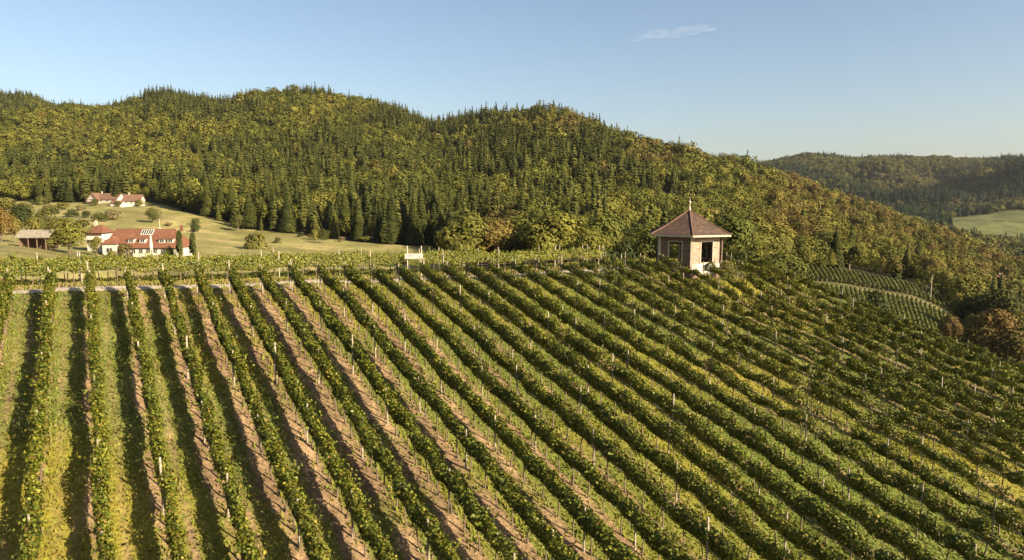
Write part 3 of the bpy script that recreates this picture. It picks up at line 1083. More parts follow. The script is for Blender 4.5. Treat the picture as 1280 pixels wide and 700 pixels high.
    cc = np.array([.020, .034, .016]) + g.random((n, 1)) * np.array([.02, .022, .008])
    bb = np.array([.075, .080, .024]) + g.random((n, 1)) * np.array([.07, .055, .012])
    bb = bb * (1 - wr) + wr * np.array([.17, .10, .045])
    mass('far_forest', 'distant wooded hills on the right, fading in the air', x, y, z, h, np.full(n, 1.25), con, np.where(con[:, None], cc, bb), 0)


build_forest()


# ------------------------------------------------------------------ the pavilion
def wall_panel(mb, p0, p1, z0, z1, t, hole=None):
    """a wall from p0 to p1 (xy), thickness t inwards, hole = (a, b, c, d): along and up"""
    p0, p1 = Vector((*p0, 0)), Vector((*p1, 0))
    d = (p1 - p0); L = d.length; d.normalize()
    nrm = Vector((-d.y, d.x, 0))
    Mx = Matrix(((d.x, nrm.x, 0, p0.x), (d.y, nrm.y, 0, p0.y), (0, 0, 1, 0), (0, 0, 0, 1)))
    if hole is None:
        mb.box(0, L, 0, t, z0, z1, Mx)
    else:
        a, b, c, e = hole
        mb.box(0, a, 0, t, z0, z1, Mx); mb.box(b, L, 0, t, z0, z1, Mx)
        mb.box(a, b, 0, t, z0, c, Mx); mb.box(a, b, 0, t, e, z1, Mx)
    return Mx, L


def build_pavilion():
    t = tx(862.5); D = 68.7
    gz = float(zg(t * D, D))
    zb = D * zy(340)
    root = empty('pavilion', (t * D, D, zb), 0, 'six sided wooden pavilion with pointed brown tiled roof and finial', 'pavilion')
    rw, rr = 3.38, 4.36
    # corner k stands at angle a (0 = towards the camera, clockwise seen from above gives +x)
    def corner(r, k, off=-9.5):
        a = R(off + 60 * k)
        return (r * math.sin(a), -r * math.cos(a))
    H = 3.95; ze = D * zy(291.5) - zb; za = D * zy(262.5) - zb
    f = MB()
    ring = [corner(rw + .25, k) for k in range(6)]
    f.poly([(x, y, -1.6) for x, y in ring] + [(x, y, .12) for x, y in ring],
           [tuple(range(6, 12))] + [(k, (k + 1) % 6, (k + 1) % 6 + 6, k + 6) for k in range(6)])
    f.build('plinth', M['plank'], root)
    for k in range(6):
        p0, p1 = corner(rw, k), corner(rw, k + 1)
        mb = MB(); L = rw
        if k == 0:                                              # the right hand side: boards coloured paler as sunlit, over plaster
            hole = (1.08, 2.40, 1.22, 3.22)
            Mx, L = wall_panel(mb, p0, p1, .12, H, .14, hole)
            w = mb.build('wall', M['pale_plank'], root); tag(w, 'right hand wall, boards coloured as sunlit')
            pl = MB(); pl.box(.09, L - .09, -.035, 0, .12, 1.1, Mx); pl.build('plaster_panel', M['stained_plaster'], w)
        elif k == 3:
            hole = (.9, 2.4, .12, 2.6)
            Mx, L = wall_panel(mb, p0, p1, .12, H, .14, hole); w = mb.build('wall', M['plank'], root)
        else:
            hole = (1.0, 2.36, 1.25, 3.2)
            Mx, L = wall_panel(mb, p0, p1, .12, H, .14, hole); w = mb.build('wall', M['plank'], root)
        a, b, c, e = hole
        fr = MB()
        s = .10
        for (x0, x1, z0, z1) in ((a - s, a, c - s, e + s), (b, b + s, c - s, e + s), (a, b, e, e + s), (a, b, c - s, c)):
            fr.box(x0, x1, -.04, .17, z0, z1, Mx)
        fo = fr.build('window_frame' if k != 3 else 'door_frame', M['pale_wood'], w)
        if k == 5:                                              # one casement hangs open, crooked, in the left window
            sh = MB()
            Rm = Mx @ Matrix.Translation((b - .02, .2, c)) @ Matrix.Rotation(R(112), 4, 'Z') @ Matrix.Rotation(R(4), 4, 'Y')
            for (x0, x1, z0, z1) in ((0, .08, 0, 1.9), (.55, .63, 0, 1.9), (.08, .55, 0, .08), (.08, .55, 1.82, 1.9), (.08, .55, .92, .98)):
                sh.box(x0, x1, 0, .04, z0, z1, Rm)
            sh.build('casement', M['pale_wood'], w)
    for k in range(6):
        x, y = corner(rw + .03, k)
        mb = MB(); Mx = Matrix.Translation((x, y, 0)) @ Matrix.Rotation(R(-9.5 + 60 * k), 4, 'Z')
        mb.box(-.12, .12, -.1, .12, .12, H, Mx)
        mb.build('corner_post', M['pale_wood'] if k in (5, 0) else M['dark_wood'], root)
    fl = MB(); ring = [corner(rw - .15, k) for k in range(6)]
    fl.poly([(x, y, .14) for x, y in ring] + [(x, y, .2) for x, y in ring], [tuple(range(6, 12)), tuple(reversed(range(6)))] + [(k, (k + 1) % 6, (k + 1) % 6 + 6, k + 6) for k in range(6)])
    fl.build('floor_boards', M['dark_wood'], root)
    # the roof: six tiled planes with a slight bell curve
    rf = MB()
    zm = ze + (za - ze) * .40
    for k in range(6):
        a0, a1 = corner(rr, k), corner(rr, k + 1)
        m0, m1 = corner(rr * .56, k), corner(rr * .56, k + 1)
        t0, t1 = corner(.06, k), corner(.06, k + 1)
        rf.slab([(*a0, ze), (*a1, ze), (*m1, zm), (*m0, zm)], .07)
        rf.slab([(*m0, zm), (*m1, zm), (*t1, za), (*t0, za)], .07)
    ro = rf.build('roof', M['pav_tile'], root)
    hp = MB()
    for k in range(6):
        a0 = corner(rr + .02, k); m0 = corner(rr * .56, k); t0 = corner(.05, k)
        hp.tube([(*a0, ze + .02), (*m0, zm + .03), (*t0, za + .03)], .06, 6)
    hp.build('hip_tiles', M['ridge'], ro)
    fa = MB()
    for k in range(6):
        a0, a1 = Vector((*corner(rr + .02, k), 0)), Vector((*corner(rr + .02, k + 1), 0))
        d = (a1 - a0).normalized(); nrm = Vector((-d.y, d.x, 0))
        Mx = Matrix(((d.x, nrm.x, 0, a0.x), (d.y, nrm.y, 0, a0.y), (0, 0, 1, 0), (0, 0, 0, 1)))
        fa.box(.01, (a1 - a0).length - .01, 0, .05, ze - .20, ze - .02, Mx)
    fa.build('fascia', M['pale_wood'], ro)
    sf = MB(); a = [corner(rr - .06, k) for k in range(6)]; b = [corner(rw - .1, k) for k in range(6)]
    for k in range(6):
        q = (k + 1) % 6
        sf.slab([(*a[k], ze - .12), (*a[q], ze - .12), (*b[q], ze + .1), (*b[k], ze + .1)], .04)
    sf.build('soffit', M['dark_wood'], ro)
    fi = MB()
    zt = D * zy(246.5) - zb
    prof = [(.17, za - .08), (.13, za + .1), (.07, za + .28), (.05, za + .62), (.11, za + .70), (.13, za + .78), (.10, za + .86), (.035, za + .94), (.02, zt)]
    fi.tube([(0, 0, z) for _, z in prof], [r for r, _ in prof], 10)
    fi.build('finial', M['pale_wood'], root)


build_pavilion()


# ------------------------------------------------------------------ signs, poles
def build_sign():
    D = 56.2
    t = tx(516)
    x, y = t * D, D
    gz = float(zg(x, y)); zc = D * zy(320.3)
    root = empty('sign_board', (x, y, gz), R(-6), 'small white sign board on two wooden posts among the vines', 'sign')
    b = MB(); b.box(-.76, .76, -.03, .03, zc - gz - .22, zc - gz + .22)
    board = b.build('board', M['sign'], root)
    m = MB()
    for (x0, x1, z0, z1) in ((-.47, -.36, -.06, .10), (-.34, -.27, -.02, .13), (-.22, -.17, .0, .12), (-.15, -.10, -.04, .10)):
        m.box(x0, x1, -.037, -.031, zc - gz + z0, zc - gz + z1)
    m.build('marking', M['sign_mark'], board)
    for sx in (-.56, .62):
        p = MB(); p.tube([(sx, .08, -.2), (sx, .08, zc - gz + .85)], .05, 7); p.build('post', M['pale_wood'], root)


build_sign()


def build_pole(px, D, top, label):
    g = ground_at(px, D)
    h = D * zy(top) - g[2]
    root = empty('utility_pole', g, 0, label, 'pole')
    p = MB(); p.tube([(0, 0, -.5), (0, 0, h)], [.17, .11], 8); p.build('shaft', M['post'], root)
    c = MB(); c.tube([(0, 0, h - .02), (0, 0, h + .12)], [.14, .04], 8); c.build('cap', M['metal'], root)


build_pole(1172, 212, 345, 'slim wooden pole at the end of the sandy terrace path')


# ------------------------------------------------------------------ farmhouses
def gable_roof(mb, x0, x1, y0, y1, ze, zr, th=.18, over=.5, hip0=0.0, hip1=0.0):
    ym = (y0 + y1) / 2
    k = (zr - ze) / (ym - y0)
    a, b = y0 - over, y1 + over; z = ze - over * k
    X0, X1 = x0 - over, x1 + over
    mb.slab([(X0, a, z), (X1, a, z), (X1 - hip1, ym, zr), (X0 + hip0, ym, zr)], th)
    mb.slab([(X1, b, z), (X0, b, z), (X0 + hip0, ym, zr), (X1 - hip1, ym, zr)], th)
    if hip0: mb.slab([(X0, b, z), (X0, a, z), (X0 + hip0, ym, zr)], th)
    if hip1: mb.slab([(X1, a, z), (X1, b, z), (X1 - hip1, ym, zr)], th)


def house_walls(mb, x0, x1, y0, y1, z0, ze, zr=None):
    """walls as one closed shell with gable ends"""
    ym = (y0 + y1) / 2
    pts = [(x0, y0, z0), (x1, y0, z0), (x1, y1, z0), (x0, y1, z0), (x0, y0, ze), (x1, y0, ze), (x1, y1, ze), (x0, y1, ze)]
    fc = [(0, 1, 5, 4), (1, 2, 6, 5), (2, 3, 7, 6), (3, 0, 4, 7)]
    if zr is not None:
        pts += [(x0, ym, zr), (x1, ym, zr)]
        fc = [(0, 1, 5, 4), (2, 3, 7, 6), (1, 2, 6, 9, 5), (3, 0, 4, 8, 7)]
    mb.poly(pts, fc)


def window(root, x, z, w, h, y, fm='white', name='window'):
    """a window in a wall facing -y"""
    f = MB(); s = .09
    for (a, b, c, d) in ((x - w / 2 - s, x - w / 2, z - s, z + h + s), (x + w / 2, x + w / 2 + s, z - s, z + h + s),
                         (x - w / 2, x + w / 2, z + h, z + h + s), (x - w / 2, x + w / 2, z - s, z), (x - .03, x + .03, z, z + h)):
        f.box(a, b, y - .08, y - .002, c, d)
    o = f.build(name, M[fm], root)
    p = MB(); p.box(x - w / 2, x - .032, y - .04, y - .005, z, z + h); p.box(x + .032, x + w / 2, y - .04, y - .005, z, z + h)
    p.build('pane', M['glass'], o)
    return o


def build_farmhouse():
    D = 190.0
    x0 = tx(126) * D; x1 = tx(220) * D
    zb = D * zy(319.5)
    root = empty('farmhouse', ((x0 + x1) / 2, D, zb), R(3), 'long white farmhouse with orange tiled roof and a row of dormers', 'house')
    Lh = (x1 - x0) / 2; dep = 10.5
    ze = D * zy(308.0) - zb; zr = (D + dep / 2) * zy(286.5) - zb
    w = MB(); house_walls(w, -Lh + .4, Lh - .4, 0, dep, -3, ze); w.build('wall', M['white'], root)
    r = MB(); gable_roof(r, -Lh + .4, Lh - .4, 0, dep, ze, zr, hip0=1.2, hip1=3.2); roof = r.build('roof', M['red_tile'], root)
    rg = MB(); rg.tube([(-Lh + 1.1, dep / 2, zr + .02), (Lh - 3.1, dep / 2, zr + .02)], .16, 6); rg.build('ridge_tiles', M['ridge'], roof)
    k = (zr - ze) / (dep / 2)
    sx = 2 * Lh / (220 - 126)
    def X(px): return -Lh + (px - 126) * sx
    def zpx(py, y): return (D + y) * zy(py) - zb
    # dormers
    for px in (158.5, 172.5, 196.5, 207.0):
        cx = X(px); wd = .85; yf = 1.0
        zb0 = ze + yf * k - .1; zt0 = zb0 + 1.25
        d = MB()
        d.poly([(cx - wd, yf, zb0), (cx + wd, yf, zb0), (cx + wd, yf, zt0), (cx - wd, yf, zt0), (cx - wd, yf + (zt0 - zb0) / k + .3, zt0), (cx + wd, yf + (zt0 - zb0) / k + .3, zt0)],
               [(0, 1, 2, 3), (1, 5, 2), (0, 3, 4), (3, 2, 5, 4)])
        do = d.build('dormer', M['white'], roof)
        rr_ = MB(); yb = yf + (zt0 + .35 - zb0) / k + .3
        rr_.slab([(cx - wd - .2, yf - .25, zt0 + .02), (cx + wd + .2, yf - .25, zt0 + .02), (cx + wd + .2, yb, zt0 + .38), (cx - wd - .2, yb, zt0 + .38)], .1)
        rr_.build('dormer_roof', M['red_tile'], roof)
        window(roof, cx, zb0 + .3, 1.1, .75, yf, 'white', 'dormer_window')
    # skylight band near the ridge
    cx0, cx1 = X(166), X(179.5)
    f = MB(); g2 = MB()
    y0_, y1_ = dep / 2 - 1.75, dep / 2 - .35
    n = 5
    def P(x, y, up): return (x, y - up * k * .5, ze + y * k + up)
    f.slab([P(cx0 - .15, y0_ - .12, .16), P(cx1 + .15, y0_ - .12, .16), P(cx1 + .15, y1_ + .12, .16), P(cx0 - .15, y1_ + .12, .16)], .1)
    fo = f.build('skylight', M['white'], roof)
    for q in range(n):
        a = cx0 + (cx1 - cx0) * q / n + .1; b = cx0 + (cx1 - cx0) * (q + 1) / n - .1
        g2.slab([P(a, y0_, .2), P(b, y0_, .2), P(b, y1_, .2), P(a, y1_, .2)], .03)
    g2.build('pane', M['glass'], fo)
    # the projecting gabled bay on the left
    bx0, bx1 = X(128.5), X(145); bm = (bx0 + bx1) / 2
    zt = zpx(303.5, -1.3); zp = zpx(296, -1.3)
    b = MB()
    b.poly([(bx0, -1.4, -3), (bx1, -1.4, -3), (bx1, -1.4, zt), (bx0, -1.4, zt), (bx0, .2, -3), (bx1, .2, -3), (bx1, .2, zt), (bx0, .2, zt)],
           [(0, 1, 2, 3), (1, 5, 6, 2), (4, 0, 3, 7)])
    b.build('bay', M['white'], root)
    br = MB(); kk = (zp - zt) / (bm - bx0)
    for s in (-1, 1):
        e = bm + s * (bm - bx0 + .35); zz = zt - .35 * kk
        br.slab([(e, -1.75, zz + .04), (bm, .3, zp + .06), (bm, 3.0, zp + .06), (e, 3.0, zz + .04)], .14)
    br.slab([(bm - (bm - bx0 + .35), -1.75, zt - .35 * kk + .04), (bm + (bm - bx0 + .35), -1.75, zt - .35 * kk + .04), (bm, .3, zp + .06)], .14)
    br.build('bay_roof', M['red_tile'], root)
    window(root, bm, 1.0, 1.5, 1.2, -1.4)
    for px in (153, 163, 172, 181, 190, 199, 208):
        window(root, X(px), .7, 1.0, 1.15, 0.0)
    ch = MB(); ch.box(X(212), X(212) + .7, dep / 2 - .35, dep / 2 + .35, zr - .6, zr + 1.1); ch.build('chimney', M['red_tile'], roof)
    # terrace parasol, folded
    gx, gy = tx(185.2) * 184, 184.0
    gz = float(zg(gx, gy)); zt = 184 * zy(293.5)
    pr = empty('folded_parasol', (gx, gy, gz), 0, 'tall white folded parasol standing before the orange roofed farmhouse', 'parasol')
    zz = 184 * zy(312) - gz; zt -= gz
    p = MB(); p.tube([(0, 0, -.3), (0, 0, zt + .15)], .06, 6); p.build('pole', M['metal'], pr)
    p = MB(); p.tube([(0, 0, zz), (0, 0, zz + .5), (0, 0, zz + 1.6), (0, 0, zt - .3), (0, 0, zt)], [.30, .46, .38, .2, .05], 8); p.build('canopy', M['white'], pr)


build_farmhouse()


def small_house(px0, px1, D, eave, ridge, foot, label, rmat, wmat='white', rot=0.0, gable_front=False, dep=7.0, wins=3, chimney=True, name='house', hip=0.0):
    if D is None: D = float(hit((px0 + px1) / 2, foot)[1])
    xc = tx((px0 + px1) / 2) * D; Lh = (tx(px1) - tx(px0)) * D / 2
    zb = D * zy(foot)
    root = empty(name, (xc, D, zb), rot, label, 'house')
    ze = D * zy(eave) - zb; zr = (D + dep / 2) * zy(ridge) - zb
    w = MB(); house_walls(w, -Lh + .4, Lh - .4, 0, dep, -4, ze, None if hip else zr - .2); w.build('wall', M[wmat], root)
    r = MB(); gable_roof(r, -Lh + .4, Lh - .4, 0, dep, ze, zr, over=.6, hip0=hip, hip1=hip); roof = r.build('roof', M[rmat], root)
    if chimney:
        c = MB(); c.box(-Lh * .55, -Lh * .55 + .7, dep / 2 - .35, dep / 2 + .35, zr - .5, zr + 1.2); c.build('chimney', M['pale_wood'], roof)
    for q in range(wins):
        window(root, -Lh + (q + .6) * 2 * Lh / (wins + .2), max(.5, ze - 1.9), 1.0, 1.1, 0.0)
    return root, Lh, ze, zr


# the annex left of the long house, with its balcony in shade
r_, L_, ze_, zr_ = small_house(103, 126, 197, 289.5, 281, 300, 'small white annex with chimney and shaded balcony left of the long farmhouse', 'red_tile', dep=6, wins=0, hip=2.2)
b_ = MB(); b_.box(-L_ + .5, L_ - .5, -1.2, -.02, ze_ - 2.3, ze_ - 1.3); b_.build('balcony', M['white'], r_)
b_ = MB(); b_.box(-L_ + .6, L_ - .6, -.06, -.012, ze_ - 1.29, ze_ - .1); b_.build('balcony_shade', M['dark_wood'], r_)  # dark sheet put in as the shade between balcony and eave

# the upper farm
r_, L_, ze_, zr_ = small_house(112, 148, None, 248.5, 241.5, 253.5, 'white farmhouse with pink red roof and half timbered gable below the forest', 'brown_tile', dep=9, wins=4, rot=R(-8))
gb = MB()                                     # half timbered cross gable on its left end
gx0, gx1, gm = -L_ - 1.2, -L_ + 6.4, -L_ + 2.6
gb.poly([(gx0, -2.2, -3), (gx1, -2.2, -3), (gx1, -2.2, ze_ - .6), (gm, -2.2, zr_), (gx0, -2.2, ze_ - .6), (gx0, 3, -3), (gx1, 3, -3), (gx1, 3, ze_ - .6), (gx0, 3, ze_ - .6)], [(0, 1, 2, 3, 4), (1, 6, 7, 2), (5, 0, 4, 8)])
go = gb.build('gable_wing', M['white'], r_)
tb = MB()
for s in (-1, 1):
    tb.slab([(gm + s * 4.6, -2.9, ze_ - 1.3), (gm, -2.9, zr_ + .25), (gm, 4.5, zr_ + .25), (gm + s * 4.6, 4.5, ze_ - 1.3)], .2)
tb.build('gable_roof', M['brown_tile'], go)
tb = MB()
tb.box(gx0 + .2, gx1 - .2, -2.3, -2.21, ze_ - .7, ze_ - .45); tb.box(gm - .12, gm + .12, -2.3, -2.21, ze_ - .45, zr_ - .4)
for s in (-1, 1):
    tb.box(gm + s * 1.5 - .12, gm + s * 1.5 + .12, -2.3, -2.21, ze_ - .45, zr_ - 1.4)
tb.build('timber_frame', M['dark_wood'], go)
b_ = MB(); b_.box(gx0 - .3, gx1 + .3, -3.4, -2.35, ze_ - 2.6, ze_ - 1.7); b_.build('balcony', M['dark_wood'], go)
small_house(153, 175, None, 250.5, 243, 256, 'second white house with faded roof right of the half timbered farmhouse', 'brown_tile', dep=8, wins=3, rot=R(6), name='house')
small_house(137, 152, None, 253.5, 250.5, 258, 'low white outbuilding between the two upper farm houses', 'brown_tile', dep=5, wins=1, chimney=False, name='outbuilding')


def garden_wall():
    mb = MB(); pts = [tuple(hit(p, q)[:2]) for p, q in ((150, 259), (160, 258.5), (170, 258), (180, 257.5))]
    z0 = float(zg(*pts[0]))
    for (a, b) in zip(pts, pts[1:]):
        za, zb = float(zg(*a)), float(zg(*b))
        mb.poly([(a[0], a[1], za - 1), (b[0], b[1], zb - 1), (b[0], b[1], zb + 1.1), (a[0], a[1], za + 1.1), (a[0], a[1] + .4, za - 1), (b[0], b[1] + .4, zb - 1), (b[0], b[1] + .4, zb + 1.1), (a[0], a[1] + .4, za + 1.1)],
                [(0, 1, 2, 3), (3, 2, 6, 7), (5, 4, 7, 6), (0, 3, 7, 4), (1, 5, 6, 2)])
    tag(mb.build('garden_wall', M['white']), 'low white garden wall in front of the upper farm houses', 'wall')


garden_wall()

# the far house on the right, red roof above dark trees
small_house(1258, 1283, 330, 349, 344, 357, 'white house with dark red roof at the right edge', 'red_tile', dep=7, wins=2, rot=R(14))


def build_barn():
    D = 170.0
    xc = tx(36) * D; g = float(zg(xc, D)); zb = D * zy(309)
    zb = g
    root = empty('open_barn', (xc, D, zb), R(10), 'open sided field barn with grey roof on timber posts', 'barn')
    Lh = (tx(54) - tx(20)) * D / 2; dep = 6.0
    ze = D * zy(295.5) - zb; zr = (D + 3) * zy(287) - zb
    r = MB(); gable_roof(r, -Lh, Lh, 0, dep, ze, zr, over=.5); r.build('roof', M['grey_roof'], root)
    w = MB(); w.box(-Lh + .2, Lh - .2, dep - .15, dep, -.5, ze); w.build('back_wall', M['dark_wood'], root)
    w = MB(); w.box(-Lh + .2, -Lh + .35, 0.2, dep - .16, -.5, ze); w.build('side_wall', M['plank'], root)
    for k in range(4):
        p = MB(); x = -Lh + .4 + k * (2 * Lh - .8) / 3
        p.box(x - .09, x + .09, .0, .18, -.5, ze - .05); p.build('post', M['plank'], root)


build_barn()


def build_wayside_post():
    g = hit(197.5, 289)
    h = g[1] * zy(274.5) - g[2]
    root = empty('stone_pillar', g, 0, 'slender pale pillar standing alone in the meadow', 'pillar')
    p = MB(); p.box(-.45, .45, -.35, .35, -.3, h * .26); p.build('pedestal', M['sign'], root)
    p = MB(); p.tube([(0, 0, h * .26), (0, 0, h)], [.17, .11], 6); p.build('shaft', M['pale_wood'], root)
    p = MB(); p.tube([(0, 0, h), (0, 0, h + .12), (0, 0, h + .3)], [.2, .22, .05], 6); p.build('cap', M['pale_wood'], root)


build_wayside_post()


# ------------------------------------------------------------------ single trees and bushes of the valley
OLV, YEL, DRK, ORG, PAL = (.078, .082, .022), (.130, .122, .028), (.042, .052, .018), (.190, .105, .030), (.160, .130, .060)
SPOTS = [
    # kind, px, foot, height px, width factor, colour, label, distance (None: where the line of sight meets the ground)
    ('broad', 190, 279, 21, .95, OLV, 'round olive tree alone in the meadow beside the pale pillar', None),
    ('bush', 243, 281, 9, 1.2, OLV, 'low round bush in the open meadow, right of the pale pillar', None),
    ('broad', 296, 289, 22, .9, OLV, 'round dark olive tree at the forest edge above the meadow', None),
    ('bush', 318, 312, 22, 1.35, YEL, 'large yellow green bush behind the vines, right of the long farmhouse', 250),
    ('bush', 391, 300, 15, .8, YEL, 'yellow green bush in the pale meadow, left of a pair', None),
    ('broad', 403, 304, 19, .8, OLV, 'olive tree in the pale meadow, right of a pair', None),
    ('bush', 88, 271, 11, 1.3, DRK, 'dark green bush on the meadow below the upper farm', None),
    ('bush', 106, 272, 9, 1.2, DRK, 'small dark bush left of the pale shrub, below the upper farm', None),
    ('bush', 122, 277, 13, 1.4, OLV, 'broad olive shrub right above the long farmhouse roof', None),
    ('bush', 139, 275, 13, 1.4, PAL, 'pale dry shrub below the white garden wall', None),
    ('bush', 118, 257, 9, 1.1, OLV, 'olive bush leaning on the half timbered farmhouse', None),
    ('bush', 146, 259, 8, 1.0, OLV, 'olive bush between the upper farm houses', None),
    ('bush', 173, 258, 9, 1.2, YEL, 'yellow green bush before the second upper house', None),
    ('broad', 82, 314, 44, 1.25, (.125, .125, .024), 'big spreading yellow green tree left of the long farmhouse', 178),
    ('broad', 58, 312, 30, 1.1, YEL, 'small yellow green tree right of the open barn', 176),
    ('broad', 116, 318, 24, .8, YEL, 'bushy little tree below the white annex', 183),
    ('column', 220.5, 319, 34, .62, (.065, .075, .020), 'taller slim columnar tree before the right end of the long farmhouse', 180),
    ('column', 237, 319, 31, .62, (.06, .072, .020), 'shorter slim columnar tree at the right corner of the long farmhouse', 181),
    ('bush', 242, 290, 12, 1.0, DRK, 'dark round bush behind the right end of the long farmhouse', None),
    ('broad', -3, 302, 46, .8, (.16, .105, .03), 'orange autumn tree at the left edge behind the vines', 185),
    ('broad', 14, 300, 34, .75, (.15, .125, .03), 'golden orange tree left of the open barn', 190),
    ('broad', 24, 289, 34, 1.0, DRK, 'dark green tree behind the golden orange tree', 235),
    ('broad', 50, 290, 28, 1.1, OLV, 'olive green tree above the open barn roof', 225),
    ('bush', 40, 285, 16, 1.3, YEL, 'yellow green bush between the barn roof and the dark tree', 212),
    ('bush', 60, 268, 14, 1.4, OLV, 'wide olive thicket left of the upper farm meadow', None),
    ('bush', 78, 262, 10, 1.4, YEL, 'yellow thicket at the forest foot left of the upper farm', None),
    ('bush', 375, 296, 7, 1.3, DRK, 'small dark shrub on the far side of the pale meadow', None),
    ('bush', 455, 303, 9, 1.4, YEL, 'low yellow shrub at the right tip of the meadow', None),
    ('bush', 151, 318, 15, 1.1, (.10, .085, .03), 'tan hedge bush against the long farmhouse, right of its white bay', 184),
    ('bush', 207, 319, 13, 1.2, OLV, 'olive bush against the right half of the long farmhouse', 183),
    ('bush', 134, 320, 9, 1.2, YEL, 'low yellow green bush under the white bay of the long farmhouse', 180),
    ('bush', 48, 283, 17, 1.3, DRK, 'dark green thicket above the golden orange tree, nearest the left edge', None),
    ('bush', 70, 285, 14, 1.4, YEL, 'yellowish thicket directly above the big spreading tree', None),
    ('bush', 28, 268, 16, 1.5, OLV, 'tall olive thicket at the left edge under the forest', None),
    ('bush', 8, 262, 16, 1.6, YEL, 'yellow green thicket under the forest in the far left corner', None),
    ('bush', 100, 284, 10, 1.5, OLV, 'low olive scrub between the big spreading tree and the annex roof', None),
    ('bush', 100, 263, 8, 1.3, PAL, 'small pale scrub below the half timbered gable', None),
    ('bush', 50, 256, 12, 1.5, OLV, 'broad olive scrub at the forest foot above the dark thicket', None),
    ('bush', 208, 283, 6, 1.5, PAL, 'tiny pale scrub in the meadow between pillar and low bush', None),
    ('bush', 345, 304, 8, 1.4, OLV, 'low olive scrub right of the large yellow green bush', None),
    ('bush', 425, 302, 7, 1.5, PAL, 'pale dry scrub in the right half of the meadow', None),
    ('broad', 1262, 408, 52, 1.15, (.052, .055, .018), 'large dark tree below the red roofed house at the right edge', 165),
    ('broad', 1218, 404, 36, 1.0, (.05, .055, .018), 'dark tree in the hollow left of the large dark tree', 170),
    ('broad', 1243, 440, 36, 1.0, (.080, .066, .022), 'rust tinged tree behind the right hand vines', 118),
    ('broad', 1278, 448, 42, 1.0, (.085, .066, .024), 'brownish olive tree at the right edge behind the vines', 112),
    ('broad', 1199, 412, 20, 1.6, (.115, .08, .028), 'small orange brown tree at the corner of the lower terraced vineyard', 150),
    ('broad', 1190, 362, 26, 1.2, YEL, 'golden green tree at the end of the sandy terrace path', 232),
    ('broad', 1166, 352, 20, 1.3, (.14, .13, .028), 'yellow green tree above the sandy terrace path', 250),
    ('bush', 1222, 362, 20, 1.2, YEL, 'golden bush left of the red roofed house', 255),
    ('bush', 1118, 338, 9, 1.2, OLV, 'olive bush on the lit green glade', None),
    ('broad', 782, 342, 46, 1.0, (.04, .052, .017), 'dark shaded tree close left of the pavilion', 118),  # crown colour darkened for the shadow it stands in
    ('broad', 760, 338, 30, 1.0, (.045, .055, .018), 'lower dark tree left of the shaded tree by the pavilion', 116),  # same shadow put into this crown's colour
    ('bush', 806, 344, 30, .8, (.08, .085, .022), 'olive bush between the dark tree and the pavilion', 100),
    ('broad', 940, 350, 44, .9, (.05, .058, .018), 'dark green tree close right of the pavilion', 122),
    ('broad', 968, 352, 34, 1.1, OLV, 'olive tree right of the dark tree by the pavilion', 128),
    ('broad', 1105, 384, 24, 1.1, DRK, 'dark bushy tree at the far edge of the right hand vines', 104),
]
for (kind, px, foot, hp, w, c, lab, D) in SPOTS:
    p = hit(px, foot) if D is None else ground_at(px, D)
    top = p[1] * zy(foot - hp)
    h = max(1.2, top - p[2])
    place_tree(kind, p, h, w if D is None else max(.62, w * (hp / F * p[1]) / h), c, lab, sink=.1)


# ------------------------------------------------------------------ the little terraced vineyards on the right
def far_row(a, b, label, group, seed):
    """a short distant vine row between two ground points"""
    g = np.random.default_rng(seed)
    a = np.array(a[:2]); b = np.array(b[:2]); L = float(np.linalg.norm(b - a))
    al = np.append((b - a) / L, 0); ac = np.array([al[1], -al[0], 0])
    z0 = float(zg(*a)); n = int(L * 34)
    s = g.random(n) * L
    th = g.random(n) * 6.283
    C = s[:, None] * al + (np.cos(th) * .30)[:, None] * ac
    C[:, 2] += zg(a[0] + al[0] * s, a[1] + al[1] * s) - z0 + .95 + np.sin(th) * .55
    Nn = np.cos(th)[:, None] * ac + g.normal(size=(n, 3)) * .5
    Nn[:, 2] += np.sin(th) + .3
    T = vine_tints(n, .2, g) * .85
    root = empty('vine_row', (*a, z0), 0, label, 'vine row', group)
    link('foliage', quad_mesh('foliage', kites(C, Nn, .16 + .12 * g.random(n), g=g), T), M['vine_leaf'], root)
    for t in np.arange(.3, L, 6.0):
        o = link('post', POSTS[int(t) % 4], None, root)
        o.location = tuple(al * t + np.array([0, 0, float(zg(*(a + al[:2] * t))) - z0]))


def terraces():
    for k in range(32):
        px = 1006 + k * 6.0
        a = ground_at(px - 2, 214 - .1 * k); b = ground_at(px - 12, 256 - .5 * k)
        far_row(a, b, 'short vine row in the upper terraced vineyard above the sandy path', 'vine rows of the upper terrace', 800 + k)
    for k in range(32):
        px = 1020 + k * 6.0
        a = ground_at(px + 8, 158); b = ground_at(px - 4, 198)
        far_row(a, b, 'short vine row in the lower terraced vineyard under the sandy path', 'vine rows of the lower terrace', 850 + k)
    # the sandy path between them
    ps = np.linspace(1075, 1190, 60); ks = np.linspace(0, 1, 4)
    PX, K = np.meshgrid(ps, ks, indexing='ij')
    DD = 203.5 + K * 5.0
    X = tx(PX) * DD; Z = zg(X, DD) + .15
    Z[:, 0] -= .3; Z[:, -1] -= .3
    o = link('terrace_path', grid_mesh('terrace_path', X, DD, Z), noise_mat('sandy_path', (.085, .072, .032), (.155, .125, .060), .8, .95, .2))
    tag(o, 'sandy grass path between the two terraced vineyards', 'path', kind='structure')


terraces()


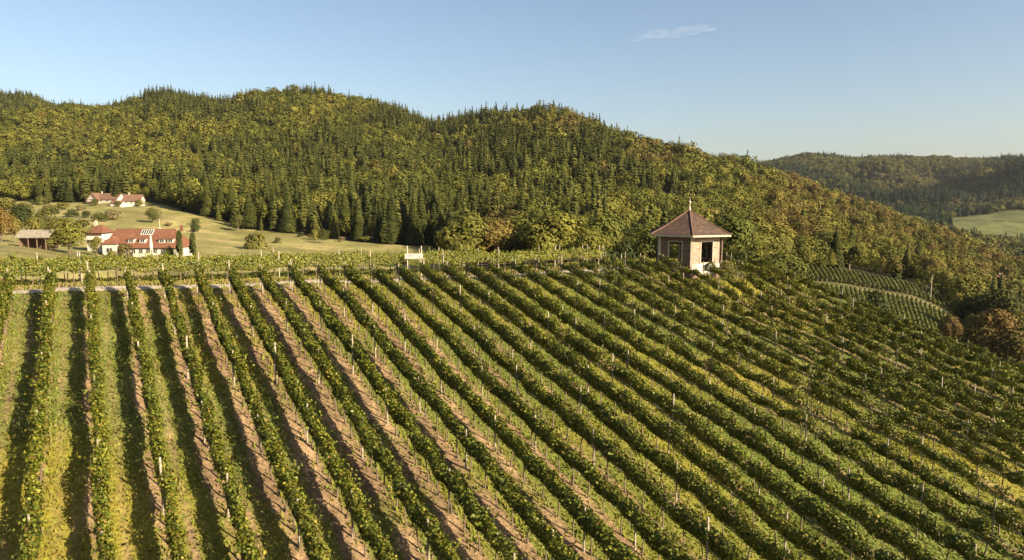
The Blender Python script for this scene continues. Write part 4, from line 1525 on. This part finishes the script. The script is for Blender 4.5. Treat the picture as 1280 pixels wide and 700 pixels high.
# ------------------------------------------------------------------ the air
def build_haze():
    mb = MB(); mb.box(-4500, 4500, -600, 7200, -97, 420)
    m = bpy.data.materials.new('air'); m.use_nodes = True
    nt = m.node_tree; nt.nodes.clear()
    pv = N(nt, 'VolumePrincipled')
    pv.inputs['Color'].default_value = (.82, .89, 1.0, 1)
    pv.inputs['Density'].default_value = 0.000022
    pv.inputs['Anisotropy'].default_value = 0.2
    out = N(nt, 'OutputMaterial')
    nt.links.new(pv.outputs[0], out.inputs['Volume'])
    o = mb.build('haze', m)
    tag(o, 'thin bluish haze lying over the hills', 'haze', kind='stuff')


build_haze()
S.cycles.volume_bounces = 0


def build_cloud():
    D = 6000.0
    c = np.array([tx(836) * D, D, D * zy(41)])
    mb = MB()
    g = random.Random(8)
    for k in range(9):                       # a flat drift of overlapping puffs
        f = (k - 4) / 4.0
        r = (130 - 40 * abs(f)) * g.uniform(.8, 1.2)
        cx, cy, cz = f * 300, g.uniform(-60, 60), 22 * f + g.uniform(-8, 8)
        n, m = 16, 9
        pts = []
        for a in range(m):
            for b in range(n):
                th = math.pi * (a + .5) / m; ph = 2 * math.pi * b / n
                pts.append((cx + r * math.sin(th) * math.cos(ph), cy + r * math.sin(th) * math.sin(ph), cz + .24 * r * math.cos(th)))
        fc = [(a * n + b, (a + 1) * n + b, (a + 1) * n + (b + 1) % n, a * n + (b + 1) % n) for a in range(m - 1) for b in range(n)]
        fc += [tuple(range(n)), tuple(reversed([(m - 1) * n + b for b in range(n)]))]
        mb.poly(pts, fc)
    mt = bpy.data.materials.new('cloud_vapour'); mt.use_nodes = True
    nt = mt.node_tree; nt.nodes.clear()
    tc = N(nt, 'TexCoord'); nz = N(nt, 'TexNoise'); nz.inputs['Scale'].default_value = .011; nz.inputs['Detail'].default_value = 4
    mp = N(nt, 'Mapping'); mp.inputs['Scale'].default_value = (.5, 1, 2.2)
    nt.links.new(tc.outputs['Object'], mp.inputs[0]); nt.links.new(mp.outputs[0], nz.inputs['Vector'])
    mr = N(nt, 'MapRange'); mr.inputs['From Min'].default_value = .38; mr.inputs['From Max'].default_value = .75
    mr.inputs['To Max'].default_value = .0013
    nt.links.new(nz.outputs[0], mr.inputs[0])
    pv = N(nt, 'VolumePrincipled'); pv.inputs['Color'].default_value = (1, 1, 1, 1)
    nt.links.new(mr.outputs[0], pv.inputs['Density'])
    out = N(nt, 'OutputMaterial'); nt.links.new(pv.outputs[0], out.inputs['Volume'])
    o = mb.build('cloud', mt); o.location = c; o.rotation_euler = (0, R(-2), 0)
    tag(o, 'single thin streak of white cloud in the blue sky', 'cloud', kind='structure')


build_cloud()
